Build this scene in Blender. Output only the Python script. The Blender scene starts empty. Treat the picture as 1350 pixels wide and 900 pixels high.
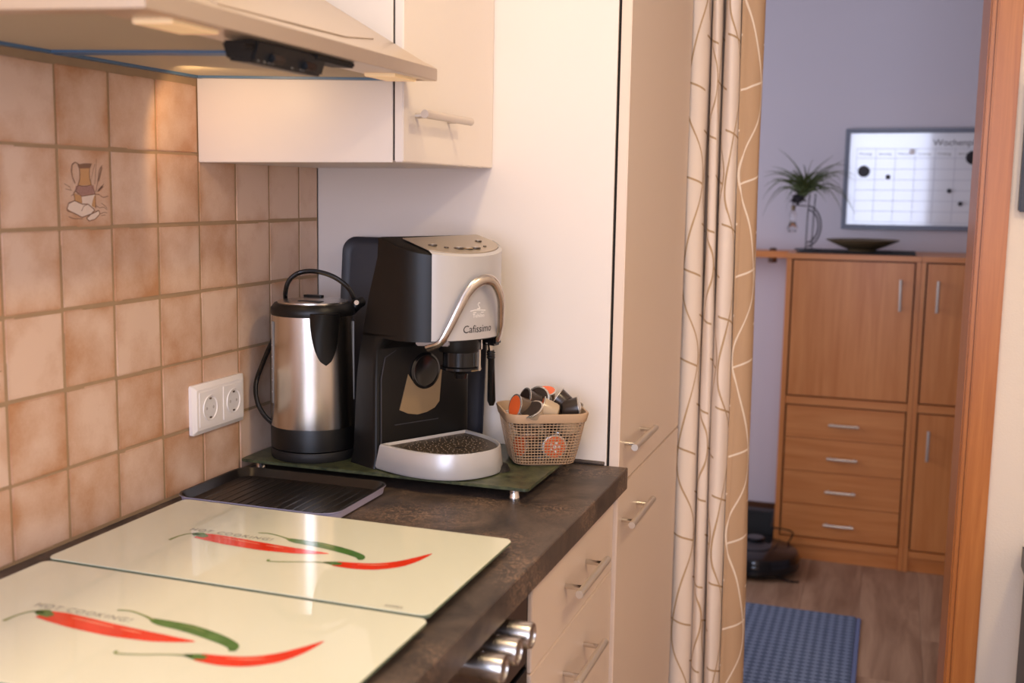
import bpy, bmesh, math, random
from mathutils import Vector, Matrix
R = random.Random(7)
PI = math.pi
SC = bpy.context.scene
COL = SC.collection

# ------------------------------------------------------------------ camera
def srgb(*c):
    o = []
    for v in c[:3]:
        v = v / 255.0
        o.append(v / 12.92 if v <= 0.04045 else ((v + 0.055) / 1.055) ** 2.4)
    return (o[0], o[1], o[2], 1.0)

cam_data = bpy.data.cameras.new('camera')
cam = bpy.data.objects.new('camera', cam_data)
COL.objects.link(cam)
cr = Vector((0.93425122, 0.35645609, 0.01066347))
cu = Vector((-0.05702623, 0.11981181, 0.99115747))
cf = Vector((-0.35202651, 0.92659818, -0.13226168))
cp = Vector((1.03066666, -1.93913213, 0.47966616))
cam.matrix_world = Matrix(((cr.x, cu.x, -cf.x, cp.x), (cr.y, cu.y, -cf.y, cp.y),
                           (cr.z, cu.z, -cf.z, cp.z), (0, 0, 0, 1)))
cam_data.sensor_width = 36.0
cam_data.lens = 36.0 * 1495.76 / 1350.0
cam_data.shift_x = 0.0502
cam_data.shift_y = 0.0020
cam_data.clip_start = 0.02
cam_data.dof.use_dof = True
cam_data.dof.focus_distance = 1.93
cam_data.dof.aperture_fstop = 4.0
SC.camera = cam

# ------------------------------------------------------------------ world, light, exposure
world = bpy.data.worlds.new('daylight')
SC.world = world
world.use_nodes = True
bg = world.node_tree.nodes['Background']
bg.inputs['Color'].default_value = (0.62, 0.76, 1.0, 1)
bg.inputs['Strength'].default_value = 1.0
SC.view_settings.view_transform = 'Standard'
SC.view_settings.look = 'None'
SC.view_settings.gamma = 1.0
SC.view_settings.use_curve_mapping = False
SC.view_settings.exposure = 0.0
SC.cycles.use_denoising = True
SC.cycles.max_bounces = 8
SC.cycles.caustics_reflective = False
SC.cycles.caustics_refractive = False

def area(name, loc, target, sx, sy, power, color):
    l = bpy.data.lights.new(name, 'AREA')
    l.shape = 'RECTANGLE'; l.size = sx; l.size_y = sy
    l.energy = power; l.color = color
    o = bpy.data.objects.new(name, l)
    COL.objects.link(o)
    o.location = loc
    d = Vector(target) - Vector(loc)
    o.rotation_euler = d.to_track_quat('-Z', 'Y').to_euler()
    return o
# daylight through the kitchen window behind the camera and the hall window on the left
area('kitchen_window_daylight', (0.95, -2.84, 0.66), (0.95, 0, 0.56), 1.3, 1.25, 43, (0.70, 0.76, 1.0))
area('hall_window_daylight', (-0.82, 1.75, 0.45), (1.0, 2.3, 0.25), 0.9, 1.2, 19, (0.80, 0.80, 1.0))

# ------------------------------------------------------------------ materials
MATS = {}
def mat(name, color, rough=0.5, metal=0.0, spec=0.5, coat=0.0, noise=0.0, nscale=20.0, bump=0.0, bscale=80.0,
        emit=None, estr=0.0, trans=0.0, stretch=None, rnoise=0.0, island=0.0):
    if name in MATS:
        return MATS[name]
    m = bpy.data.materials.new(name)
    m.use_nodes = True
    nt = m.node_tree
    b = nt.nodes['Principled BSDF']
    b.inputs['Base Color'].default_value = color
    b.inputs['Roughness'].default_value = rough
    b.inputs['Metallic'].default_value = metal
    b.inputs['Specular IOR Level'].default_value = spec
    b.inputs['Coat Weight'].default_value = coat
    b.inputs['Coat Roughness'].default_value = 0.05
    b.inputs['Transmission Weight'].default_value = trans
    if emit is not None:
        b.inputs['Emission Color'].default_value = emit
        b.inputs['Emission Strength'].default_value = estr
    if noise > 0 or bump > 0 or rnoise > 0:
        tc = nt.nodes.new('ShaderNodeTexCoord')
        mp = nt.nodes.new('ShaderNodeMapping')
        if stretch: mp.inputs['Scale'].default_value = stretch
        nt.links.new(tc.outputs['Object'], mp.inputs['Vector'])
        if noise > 0 or rnoise > 0:
            n = nt.nodes.new('ShaderNodeTexNoise')
            n.inputs['Scale'].default_value = nscale
            n.inputs['Detail'].default_value = 5
            nt.links.new(mp.outputs['Vector'], n.inputs['Vector'])
        if noise > 0:
            mx = nt.nodes.new('ShaderNodeMix'); mx.data_type = 'RGBA'
            mx.inputs[6].default_value = tuple(min(1, c * (1 - noise)) for c in color[:3]) + (1,)
            mx.inputs[7].default_value = tuple(min(1, c * (1 + noise)) for c in color[:3]) + (1,)
            nt.links.new(n.outputs['Fac'], mx.inputs[0])
            nt.links.new(mx.outputs[2], b.inputs['Base Color'])
        if rnoise > 0:
            mr = nt.nodes.new('ShaderNodeMapRange')
            mr.inputs['To Min'].default_value = max(0.02, rough - rnoise)
            mr.inputs['To Max'].default_value = rough + rnoise
            nt.links.new(n.outputs['Fac'], mr.inputs['Value'])
            nt.links.new(mr.outputs['Result'], b.inputs['Roughness'])
        if bump > 0:
            n2 = nt.nodes.new('ShaderNodeTexNoise')
            n2.inputs['Scale'].default_value = bscale
            n2.inputs['Detail'].default_value = 4
            nt.links.new(mp.outputs['Vector'], n2.inputs['Vector'])
            bp = nt.nodes.new('ShaderNodeBump')
            bp.inputs['Strength'].default_value = bump
            bp.inputs['Distance'].default_value = 0.002
            nt.links.new(n2.outputs['Fac'], bp.inputs['Height'])
            nt.links.new(bp.outputs['Normal'], b.inputs['Normal'])
    MATS[name] = m
    return m

def N(nt, kind, **kw):
    n = nt.nodes.new(kind)
    for k, v in kw.items():
        setattr(n, k, v)
    return n
def MATH(nt, op, a, b=None, clamp=False):
    n = nt.nodes.new('ShaderNodeMath'); n.operation = op; n.use_clamp = clamp
    for i, x in enumerate((a, b)):
        if x is None: continue
        if isinstance(x, (int, float)): n.inputs[i].default_value = x
        else: nt.links.new(x, n.inputs[i])
    return n.outputs[0]
def MIXC(nt, f, a, b):
    n = nt.nodes.new('ShaderNodeMix'); n.data_type = 'RGBA'
    for i, x in ((0, f), (6, a), (7, b)):
        if isinstance(x, (int, float, tuple)): n.inputs[i].default_value = x
        else: nt.links.new(x, n.inputs[i])
    return n.outputs[2]

def tile_material():
    m = bpy.data.materials.new('glazed_tile'); m.use_nodes = True
    nt = m.node_tree; b = nt.nodes['Principled BSDF']
    oi = N(nt, 'ShaderNodeObjectInfo'); tc = N(nt, 'ShaderNodeTexCoord')
    add = N(nt, 'ShaderNodeVectorMath', operation='ADD')
    off = N(nt, 'ShaderNodeCombineXYZ')
    nt.links.new(MATH(nt, 'MULTIPLY', oi.outputs['Random'], 37.0), off.inputs[0])
    nt.links.new(MATH(nt, 'MULTIPLY', oi.outputs['Random'], 91.0), off.inputs[2])
    nt.links.new(tc.outputs['Object'], add.inputs[0]); nt.links.new(off.outputs[0], add.inputs[1])
    n1 = N(nt, 'ShaderNodeTexNoise'); n1.inputs['Scale'].default_value = 16; n1.inputs['Detail'].default_value = 3
    n2 = N(nt, 'ShaderNodeTexNoise'); n2.inputs['Scale'].default_value = 320; n2.inputs['Detail'].default_value = 3
    nt.links.new(add.outputs[0], n1.inputs['Vector']); nt.links.new(add.outputs[0], n2.inputs['Vector'])
    # cloudy glaze, browner to one rim of each tile
    sep = N(nt, 'ShaderNodeSeparateXYZ'); nt.links.new(tc.outputs['Object'], sep.inputs[0])
    ey = MATH(nt, 'POWER', MATH(nt, 'ABSOLUTE', MATH(nt, 'DIVIDE', sep.outputs[1], 0.052)), 5)
    ez = MATH(nt, 'POWER', MATH(nt, 'ABSOLUTE', MATH(nt, 'DIVIDE', sep.outputs[2], 0.052)), 5)
    edge = MATH(nt, 'MAXIMUM', ey, ez)
    f = MATH(nt, 'ADD', MATH(nt, 'MULTIPLY', edge, 0.4), MATH(nt, 'MULTIPLY', MATH(nt, 'SUBTRACT', n1.outputs['Fac'], 0.42), 1.9))
    f = MATH(nt, 'ADD', f, MATH(nt, 'MULTIPLY', MATH(nt, 'SUBTRACT', n2.outputs['Fac'], 0.5), 0.35))
    f = MATH(nt, 'ADD', f, MATH(nt, 'MULTIPLY', MATH(nt, 'SUBTRACT', oi.outputs['Random'], 0.5), 0.5), True)
    c = MIXC(nt, f, srgb(224, 192, 168), srgb(190, 138, 98))
    nt.links.new(c, b.inputs['Base Color'])
    b.inputs['Roughness'].default_value = 0.38
    b.inputs['Specular IOR Level'].default_value = 0.35
    bp = N(nt, 'ShaderNodeBump'); bp.inputs['Strength'].default_value = 0.12; bp.inputs['Distance'].default_value = 0.002
    nt.links.new(n1.outputs['Fac'], bp.inputs['Height']); nt.links.new(bp.outputs['Normal'], b.inputs['Normal'])
    return m

def wood_material(name, c1, c2, rough, sc=(30, 30, 1.6), axis_bands=True, coat=0.0, rnd=0.0):
    m = bpy.data.materials.new(name); m.use_nodes = True
    nt = m.node_tree; b = nt.nodes['Principled BSDF']
    tc = N(nt, 'ShaderNodeTexCoord'); mp = N(nt, 'ShaderNodeMapping'); mp.inputs['Scale'].default_value = sc
    src = tc.outputs['Object']
    if rnd:
        oi = N(nt, 'ShaderNodeObjectInfo'); add = N(nt, 'ShaderNodeVectorMath', operation='ADD')
        cx = N(nt, 'ShaderNodeCombineXYZ')
        for i in range(3): nt.links.new(MATH(nt, 'MULTIPLY', oi.outputs['Random'], 13.0 * (i + 1)), cx.inputs[i])
        nt.links.new(src, add.inputs[0]); nt.links.new(cx.outputs[0], add.inputs[1]); src = add.outputs[0]
    nt.links.new(src, mp.inputs['Vector'])
    n = N(nt, 'ShaderNodeTexNoise'); n.inputs['Scale'].default_value = 1.0; n.inputs['Detail'].default_value = 6
    n.inputs['Roughness'].default_value = 0.62; n.inputs['Distortion'].default_value = 0.6
    nt.links.new(mp.outputs['Vector'], n.inputs['Vector'])
    mr = N(nt, 'ShaderNodeMapRange'); mr.inputs['From Min'].default_value = 0.32; mr.inputs['From Max'].default_value = 0.68
    nt.links.new(n.outputs['Fac'], mr.inputs['Value'])
    f = mr.outputs['Result']
    if rnd:
        f = MATH(nt, 'ADD', f, MATH(nt, 'MULTIPLY', MATH(nt, 'SUBTRACT', oi.outputs['Random'], 0.5), rnd), True)
    nt.links.new(MIXC(nt, f, c1, c2), b.inputs['Base Color'])
    b.inputs['Roughness'].default_value = rough
    b.inputs['Coat Weight'].default_value = coat
    return m

def worktop_material():
    m = bpy.data.materials.new('slate_laminate'); m.use_nodes = True
    nt = m.node_tree; b = nt.nodes['Principled BSDF']
    tc = N(nt, 'ShaderNodeTexCoord')
    n1 = N(nt, 'ShaderNodeTexNoise'); n1.inputs['Scale'].default_value = 9; n1.inputs['Detail'].default_value = 8
    n1.inputs['Roughness'].default_value = 0.7; n1.inputs['Distortion'].default_value = 1.2
    n2 = N(nt, 'ShaderNodeTexNoise'); n2.inputs['Scale'].default_value = 34; n2.inputs['Detail'].default_value = 6
    n2.inputs['Roughness'].default_value = 0.65; n2.inputs['Distortion'].default_value = 2.2
    n3 = N(nt, 'ShaderNodeTexNoise'); n3.inputs['Scale'].default_value = 6; n3.inputs['Detail'].default_value = 2
    for n in (n1, n2, n3): nt.links.new(tc.outputs['Object'], n.inputs['Vector'])
    r1 = N(nt, 'ShaderNodeMapRange'); r1.inputs['From Min'].default_value = 0.35; r1.inputs['From Max'].default_value = 0.68
    nt.links.new(n1.outputs['Fac'], r1.inputs['Value'])
    c = MIXC(nt, r1.outputs['Result'], srgb(46, 39, 36), srgb(92, 78, 68))
    vein = MATH(nt, 'SUBTRACT', 1.0, MATH(nt, 'MULTIPLY', MATH(nt, 'ABSOLUTE', MATH(nt, 'SUBTRACT', n2.outputs['Fac'], 0.5)), 32.0), True)
    pat = N(nt, 'ShaderNodeMapRange'); pat.inputs['From Min'].default_value = 0.48; pat.inputs['From Max'].default_value = 0.68
    nt.links.new(n3.outputs['Fac'], pat.inputs['Value'])
    v = MATH(nt, 'MULTIPLY', MATH(nt, 'MULTIPLY', vein, pat.outputs['Result']), 0.85)
    nt.links.new(MIXC(nt, v, c, srgb(164, 132, 106)), b.inputs['Base Color'])
    b.inputs['Roughness'].default_value = 0.48
    bp = N(nt, 'ShaderNodeBump'); bp.inputs['Strength'].default_value = 0.15; bp.inputs['Distance'].default_value = 0.001
    nt.links.new(n2.outputs['Fac'], bp.inputs['Height']); nt.links.new(bp.outputs['Normal'], b.inputs['Normal'])
    return m

def curtain_material(name, base, line):
    m = bpy.data.materials.new(name); m.use_nodes = True
    nt = m.node_tree; b = nt.nodes['Principled BSDF']
    uv = N(nt, 'ShaderNodeUVMap'); sep = N(nt, 'ShaderNodeSeparateXYZ'); nt.links.new(uv.outputs['UV'], sep.inputs[0])
    u, v = sep.outputs[0], sep.outputs[1]
    P, H = 0.054, 0.41
    w = 0.0026
    s = MATH(nt, 'MULTIPLY', MATH(nt, 'SINE', MATH(nt, 'MULTIPLY', v, 2 * PI / H)), 0.024)
    s2 = MATH(nt, 'MULTIPLY', MATH(nt, 'SINE', MATH(nt, 'ADD', MATH(nt, 'MULTIPLY', v, 4 * PI / H), 0.6)), 0.004)
    masks = []
    for sign, off in ((1, 0.0), (-1, P)):
        uu = MATH(nt, 'ADD', u, MATH(nt, 'MULTIPLY', s, sign)); uu = MATH(nt, 'ADD', uu, s2)
        fr = MATH(nt, 'SUBTRACT', MATH(nt, 'WRAP', MATH(nt, 'ADD', uu, off + 10 * P), 2 * P), P)
        nt.nodes[-1]
        d = MATH(nt, 'ABSOLUTE', fr)
        masks.append(MATH(nt, 'LESS_THAN', d, w * 0.75))
    # short cross lines, gently sagging, alternating from column to column
    colk = MATH(nt, 'FLOOR', MATH(nt, 'DIVIDE', MATH(nt, 'ADD', u, 0.5 * P + 10 * P), P))
    uf = MATH(nt, 'SUBTRACT', MATH(nt, 'FRACT', MATH(nt, 'DIVIDE', MATH(nt, 'ADD', u, 0.5 * P + 10 * P), P)), 0.5)
    sag = MATH(nt, 'MULTIPLY', uf, 0.02)
    HH = H / 2
    vv = MATH(nt, 'ADD', MATH(nt, 'ADD', v, 4 * H), MATH(nt, 'ADD', sag, MATH(nt, 'MULTIPLY', MATH(nt, 'MODULO', colk, 2.0), 0.26 * H)))
    fv = MATH(nt, 'MULTIPLY', MATH(nt, 'SUBTRACT', MATH(nt, 'FRACT', MATH(nt, 'DIVIDE', vv, HH)), 0.5), HH)
    masks.append(MATH(nt, 'LESS_THAN', MATH(nt, 'ABSOLUTE', fv), w * 0.9))
    mk = masks[0]
    for k in masks[1:]: mk = MATH(nt, 'MAXIMUM', mk, k)
    nt.links.new(MIXC(nt, mk, base, line), b.inputs['Base Color'])
    b.inputs['Roughness'].default_value = 0.9
    b.inputs['Specular IOR Level'].default_value = 0.1
    wv = N(nt, 'ShaderNodeTexNoise'); wv.inputs['Scale'].default_value = 900
    tc = N(nt, 'ShaderNodeTexCoord'); nt.links.new(tc.outputs['Object'], wv.inputs['Vector'])
    bp = N(nt, 'ShaderNodeBump'); bp.inputs['Strength'].default_value = 0.1; bp.inputs['Distance'].default_value = 0.001
    nt.links.new(wv.outputs['Fac'], bp.inputs['Height']); nt.links.new(bp.outputs['Normal'], b.inputs['Normal'])
    return m
# WRAP needs three inputs: patch helper result defaults
_old_math = MATH
def MATH(nt, op, a, b=None, clamp=False):
    o = _old_math(nt, op, a, b, clamp)
    if op == 'WRAP':
        n = o.node
        n.inputs[1].default_value = b if isinstance(b, (int, float)) else 1.0
        n.inputs[2].default_value = 0.0
    return o

def rug_material():
    m = bpy.data.materials.new('woven_rug'); m.use_nodes = True
    nt = m.node_tree; b = nt.nodes['Principled BSDF']
    tc = N(nt, 'ShaderNodeTexCoord'); mp = N(nt, 'ShaderNodeMapping')
    mp.inputs['Rotation'].default_value = (0, 0, PI / 4); mp.inputs['Scale'].default_value = (52, 52, 0.01)
    nt.links.new(tc.outputs['Object'], mp.inputs['Vector'])
    ch = N(nt, 'ShaderNodeTexChecker'); ch.inputs['Scale'].default_value = 1.0
    nt.links.new(mp.outputs['Vector'], ch.inputs['Vector'])
    n = N(nt, 'ShaderNodeTexNoise'); n.inputs['Scale'].default_value = 60
    nt.links.new(tc.outputs['Object'], n.inputs['Vector'])
    f = MATH(nt, 'ADD', MATH(nt, 'MULTIPLY', ch.outputs['Fac'], 0.7), MATH(nt, 'MULTIPLY', n.outputs['Fac'], 0.3))
    nt.links.new(MIXC(nt, f, srgb(70, 84, 108), srgb(130, 144, 168)), b.inputs['Base Color'])
    b.inputs['Roughness'].default_value = 0.95
    bp = N(nt, 'ShaderNodeBump'); bp.inputs['Strength'].default_value = 0.5; bp.inputs['Distance'].default_value = 0.003
    nt.links.new(f, bp.inputs['Height']); nt.links.new(bp.outputs['Normal'], b.inputs['Normal'])
    return m

def board_material():
    m = bpy.data.materials.new('mottled_green_glass'); m.use_nodes = True
    nt = m.node_tree; b = nt.nodes['Principled BSDF']
    tc = N(nt, 'ShaderNodeTexCoord')
    n = N(nt, 'ShaderNodeTexNoise'); n.inputs['Scale'].default_value = 55; n.inputs['Detail'].default_value = 8; n.inputs['Roughness'].default_value = 0.75
    nt.links.new(tc.outputs['Object'], n.inputs['Vector'])
    mr = N(nt, 'ShaderNodeMapRange'); mr.inputs['From Min'].default_value = 0.36; mr.inputs['From Max'].default_value = 0.64
    nt.links.new(n.outputs['Fac'], mr.inputs['Value'])
    c = MIXC(nt, mr.outputs['Result'], srgb(34, 42, 30), srgb(88, 92, 64))
    nt.links.new(c, b.inputs['Base Color'])
    b.inputs['Roughness'].default_value = 0.32
    return m

M_TILE = tile_material()
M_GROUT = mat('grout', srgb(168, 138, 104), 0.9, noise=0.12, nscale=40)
M_PLASTER = mat('warm_white_plaster', srgb(236, 224, 208), 0.9, bump=0.25, bscale=260)
M_HALLPL = mat('hall_plaster', srgb(216, 210, 216), 0.9, bump=0.35, bscale=220)
M_CEIL = mat('ceiling_paint', srgb(240, 238, 232), 0.9)
M_CREAM = mat('cream_cabinet_laminate', srgb(233, 222, 212), 0.42, spec=0.4, bump=0.03, bscale=900)
M_FRONT = mat('beige_front_laminate', srgb(228, 208, 190), 0.36, spec=0.45, bump=0.03, bscale=900)
M_DARKGAP = mat('dark_gap', srgb(30, 24, 20), 0.9)  # near-black colour stands in for the shade inside door gaps
M_STEEL = mat('brushed_steel', srgb(196, 190, 184), 0.27, 1.0, stretch=(1, 1, 60), bump=0.04, bscale=30)
M_KETTLE = mat('kettle_steel', srgb(205, 196, 186), 0.24, 1.0, stretch=(60, 60, 1), bump=0.05, bscale=30)
M_CHROME = mat('polished_chrome', srgb(215, 210, 205), 0.12, 1.0)
M_SATIN = mat('satin_nickel', srgb(214, 202, 188), 0.38, 0.7)
M_LEVER = mat('satin_chrome', srgb(208, 200, 194), 0.22, 1.0)
M_HOOD = mat('hood_steel', srgb(214, 198, 180), 0.34, 0.85)
M_MESHF = mat('filter_mesh_aluminium', srgb(208, 194, 168), 0.55, 0.35)
M_BLUE = mat('blue_film', srgb(84, 116, 148), 0.4)
M_BLACK = mat('black_plastic', srgb(17, 16, 15), 0.4, spec=0.35)
M_BLACKG = mat('gloss_black_plastic', srgb(18, 17, 17), 0.16)
M_BLACKM = mat('matt_black_plastic', srgb(24, 22, 21), 0.55, spec=0.35)
M_DGREY = mat('dark_grey_plastic', srgb(52, 50, 54), 0.5)
M_SILVER = mat('silver_lacquer', srgb(190, 187, 186), 0.34, 0.35, spec=0.5)
M_SILVERD = mat('silver_panel', srgb(178, 164, 146), 0.32, 0.45)
M_GRATE = mat('bronze_grate', srgb(98, 86, 74), 0.38, 0.7)
M_STUD = mat('grate_stud', srgb(122, 108, 92), 0.4, 0.6)
M_BADGE = mat('brown_badge', srgb(146, 120, 86), 0.3)
M_TEXT = mat('black_print', srgb(26, 24, 24), 0.5)
M_TEXTG = mat('grey_print', srgb(120, 118, 112), 0.4)
M_TEXTD = mat('dark_grey_print', srgb(78, 78, 84), 0.5)
M_TEXTW = mat('white_print', srgb(240, 236, 230), 0.5)
M_WORK = worktop_material()
M_COVER = mat('printed_glass_cream', srgb(222, 222, 200), 0.02, spec=0.6)
M_COVERE = mat('glass_edge_green', srgb(112, 124, 100), 0.1)
M_RED = mat('print_red', srgb(222, 58, 34), 0.06, noise=0.25, nscale=40)
M_GREEN = mat('print_green', srgb(78, 118, 58), 0.06, noise=0.4, nscale=45)
M_LGREEN = mat('print_stem_green', srgb(122, 142, 82), 0.06)
M_GLINT = mat('print_glint', srgb(240, 150, 120), 0.06)
M_BOARD = board_material()
M_TRAY = mat('baking_tray_black', srgb(24, 20, 18), 0.3)
M_TRAYE = mat('baking_tray_grey', srgb(176, 168, 188), 0.38)
M_WHITEP = mat('white_socket_plastic', srgb(246, 238, 232), 0.3)
M_SOCKIN = mat('socket_recess_plastic', srgb(232, 226, 222), 0.35)
M_PIN = mat('pin_hole_grey', srgb(196, 186, 180), 0.6)
M_CLIP = mat('clip_metal', srgb(120, 100, 82), 0.4, 0.6)
M_BASKET = mat('taupe_basket_plastic', srgb(178, 146, 114), 0.5)
M_CAPB = mat('brown_capsule_plastic', srgb(92, 74, 58), 0.28)
M_CAPD = mat('dark_capsule_plastic', srgb(52, 42, 36), 0.28)
M_CAPT = mat('translucent_capsule', srgb(172, 150, 122), 0.25)
M_ORANGE = mat('orange_foil', srgb(236, 106, 52), 0.35)
M_FOIL = mat('foil_rim', srgb(214, 208, 200), 0.25, 0.8)
M_CURF = curtain_material('curtain_front', srgb(240, 225, 211), srgb(190, 160, 124))
M_CURB = curtain_material('curtain_reverse', srgb(192, 160, 128), srgb(236, 220, 200))
M_BEECH = wood_material('beech_veneer', srgb(222, 146, 82), srgb(202, 122, 60), 0.34, (40, 40, 2.2))
M_BEECHH = wood_material('beech_veneer_level', srgb(222, 146, 82), srgb(202, 122, 60), 0.34, (2.2, 40, 40))
M_CASING = wood_material('orange_beech_trim', srgb(196, 126, 64), srgb(174, 104, 48), 0.36, (70, 70, 3), coat=0.0)
M_LAM = wood_material('oak_laminate', srgb(188, 154, 124), srgb(124, 92, 70), 0.42, (14, 1.5, 14), rnd=0.25)
M_DWOOD = mat('dark_brown_wood', srgb(88, 56, 34), 0.4, noise=0.3, nscale=10)
M_RUG = rug_material()
M_RUGE = mat('rug_edge', srgb(112, 124, 160), 0.95)
M_WBOARD = mat('white_enamel', srgb(238, 240, 244), 0.13, spec=0.8, coat=1.0)
M_WFRAME = mat('grey_aluminium_frame', srgb(104, 108, 120), 0.4, 0.3)
M_LINE = mat('board_line_grey', srgb(186, 188, 198), 0.3)
M_LEAF = mat('leaf_green', srgb(80, 92, 48), 0.5, noise=0.4, nscale=14)
M_ROOT = mat('dark_root_ball', srgb(38, 34, 38), 0.8)
M_IRON = mat('black_iron', srgb(44, 42, 46), 0.5)
M_GLASS = mat('clear_glass', srgb(245, 245, 245), 0.02, trans=1.0)
M_BRONZE = mat('bronze_bowl', srgb(128, 108, 78), 0.4, 0.4)
M_MAT = mat('dark_cloth', srgb(46, 46, 44), 0.9)
M_ROBOT = mat('robot_black', srgb(20, 22, 26), 0.14)
M_OVEN = mat('oven_glass', srgb(10, 9, 9), 0.1)
M_OVENP = mat('oven_panel', srgb(96, 82, 72), 0.3, 0.8)
M_GAUGE = mat('grey_gauge', srgb(150, 144, 138), 0.3)
M_JUG = mat('print_ochre', srgb(196, 146, 96), 0.4)
M_JUGP = mat('print_plum', srgb(176, 132, 120), 0.4)
M_JUGB = mat('print_bread', srgb(228, 204, 184), 0.4)
M_INK = mat('print_ink_brown', srgb(128, 90, 66), 0.4)
M_PLATE = mat('dark_board_frame', srgb(40, 38, 42), 0.4)
M_LAMPLENS = mat('frosted_lens', srgb(255, 225, 180), 0.5, emit=(1.0, 0.62, 0.3, 1), estr=0.25)
M_OPAL = mat('opal_lamp', srgb(255, 240, 220), 0.5, emit=(1.0, 0.80, 0.58, 1), estr=6.0)

# ------------------------------------------------------------------ mesh builder
class MB:
    def __init__(s):
        s.v = []; s.f = []; s.m = []; s.uv = {}
    def add(s, verts, faces, mi=0):
        b = len(s.v)
        s.v += [tuple(p) for p in verts]
        for f in faces:
            s.f.append(tuple(b + i for i in f)); s.m.append(mi)
        return b
    def box(s, x0, x1, y0, y1, z0, z1, mi=0):
        vs = [(x0, y0, z0), (x1, y0, z0), (x1, y1, z0), (x0, y1, z0), (x0, y0, z1), (x1, y0, z1), (x1, y1, z1), (x0, y1, z1)]
        s.add(vs, [(0, 3, 2, 1), (4, 5, 6, 7), (0, 1, 5, 4), (1, 2, 6, 5), (2, 3, 7, 6), (3, 0, 4, 7)], mi)
        return s
    def prism(s, pts, off, mi=0, cap_mi=None):
        """closed planar outline pts (3D), extruded by vector off"""
        n = len(pts); off = Vector(off)
        vs = [Vector(p) for p in pts] + [Vector(p) + off for p in pts]
        b = len(s.v); s.v += [tuple(p) for p in vs]
        cm = mi if cap_mi is None else cap_mi
        s.f.append(tuple(b + i for i in reversed(range(n)))); s.m.append(mi)
        s.f.append(tuple(b + n + i for i in range(n))); s.m.append(cm)
        for i in range(n):
            j = (i + 1) % n
            s.f.append((b + i, b + j, b + n + j, b + n + i)); s.m.append(mi)
        return s
    def loft(s, rings, cap0=True, cap1=True, mi=0, closed=True):
        n = len(rings[0]); b = len(s.v)
        for r in rings: s.v += [tuple(p) for p in r]
        for k in range(len(rings) - 1):
            for i in range(n if closed else n - 1):
                j = (i + 1) % n
                s.f.append((b + k * n + i, b + k * n + j, b + (k + 1) * n + j, b + (k + 1) * n + i)); s.m.append(mi)
        if cap0: s.f.append(tuple(b + i for i in reversed(range(n)))); s.m.append(mi)
        if cap1:
            o = b + (len(rings) - 1) * n
            s.f.append(tuple(o + i for i in range(n))); s.m.append(mi)
        return s
    def lathe(s, prof, c=(0, 0, 0), seg=32, mi=0, axis='z', cap0=True, cap1=True):
        rings = []
        for r, h in prof:
            ring = []
            for i in range(seg):
                a = 2 * PI * i / seg
                p = (r * math.cos(a), r * math.sin(a), h)
                if axis == 'x': p = (h, p[0], p[1])
                elif axis == 'y': p = (p[1], h, p[0])
                ring.append((c[0] + p[0], c[1] + p[1], c[2] + p[2]))
            rings.append(ring)
        return s.loft(rings, cap0, cap1, mi)
    def tube(s, pts, r, seg=10, mi=0, flat=1.0, up=None):
        pts = [Vector(p) for p in pts]; rings = []
        prev = None
        for i, p in enumerate(pts):
            t = (pts[min(i + 1, len(pts) - 1)] - pts[max(i - 1, 0)]).normalized()
            if up is not None: a = Vector(up)
            elif prev is not None: a = prev
            else: a = Vector((0, 0, 1)) if abs(t.z) < 0.9 else Vector((1, 0, 0))
            e1 = (a - t * a.dot(t)).normalized(); e2 = t.cross(e1); prev = e1
            rr = r[i] if isinstance(r, (list, tuple)) else r
            rings.append([p + e1 * (rr * math.cos(2 * PI * k / seg)) + e2 * (rr * flat * math.sin(2 * PI * k / seg)) for k in range(seg)])
        return s.loft(rings, True, True, mi)
    def build(s, name, mats, parent=None, bevel=0.0, angle=35, seg=2, flip=False):
        me = bpy.data.meshes.new(name)
        me.from_pydata(s.v, [], s.f)
        if not isinstance(mats, (list, tuple)): mats = [mats]
        for m in mats: me.materials.append(m)
        me.polygons.foreach_set('material_index', s.m)
        bm = bmesh.new(); bm.from_mesh(me)
        bmesh.ops.recalc_face_normals(bm, faces=bm.faces)
        if bevel > 0:
            ed = [e for e in bm.edges if len(e.link_faces) == 2 and e.calc_face_angle(0) > math.radians(30)]
            bmesh.ops.bevel(bm, geom=ed, offset=bevel, segments=seg, affect='EDGES', clamp_overlap=True)
        bm.to_mesh(me); bm.free()
        me.polygons.foreach_set('use_smooth', [True] * len(me.polygons))
        me.set_sharp_from_angle(angle=math.radians(angle))
        o = bpy.data.objects.new(name, me)
        COL.objects.link(o)
        if parent is not None: o.parent = parent
        return o

def tag(o, label=None, cat=None, group=None, kind=None):
    if label: o['label'] = label
    if cat: o['category'] = cat
    if group: o['group'] = group
    if kind: o['kind'] = kind
    return o
def empty(name, label=None, cat=None, group=None, kind=None, loc=(0, 0, 0), rz=0):
    o = bpy.data.objects.new(name, None); COL.objects.link(o)
    o.empty_display_size = 0.05
    o.location = loc; o.rotation_euler = (0, 0, rz)
    return tag(o, label, cat, group, kind)
def copy_tree(o, parent=None):
    c = o.copy(); COL.objects.link(c)
    if parent is not None: c.parent = parent
    for ch in list(o.children): copy_tree(ch, c)
    return c
def box(name, m, parent, x0, x1, y0, y1, z0, z1, bevel=0.0015):
    return MB().box(x0, x1, y0, y1, z0, z1).build(name, m, parent, bevel)
def rrect(x0, x1, y0, y1, r, z, seg=6):
    pts = []
    for cx, cy, a0 in ((x1 - r, y1 - r, 0), (x0 + r, y1 - r, 90), (x0 + r, y0 + r, 180), (x1 - r, y0 + r, 270)):
        for k in range(seg + 1):
            a = math.radians(a0 + 90 * k / seg)
            pts.append((cx + r * math.cos(a), cy + r * math.sin(a), z))
    return pts
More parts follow.
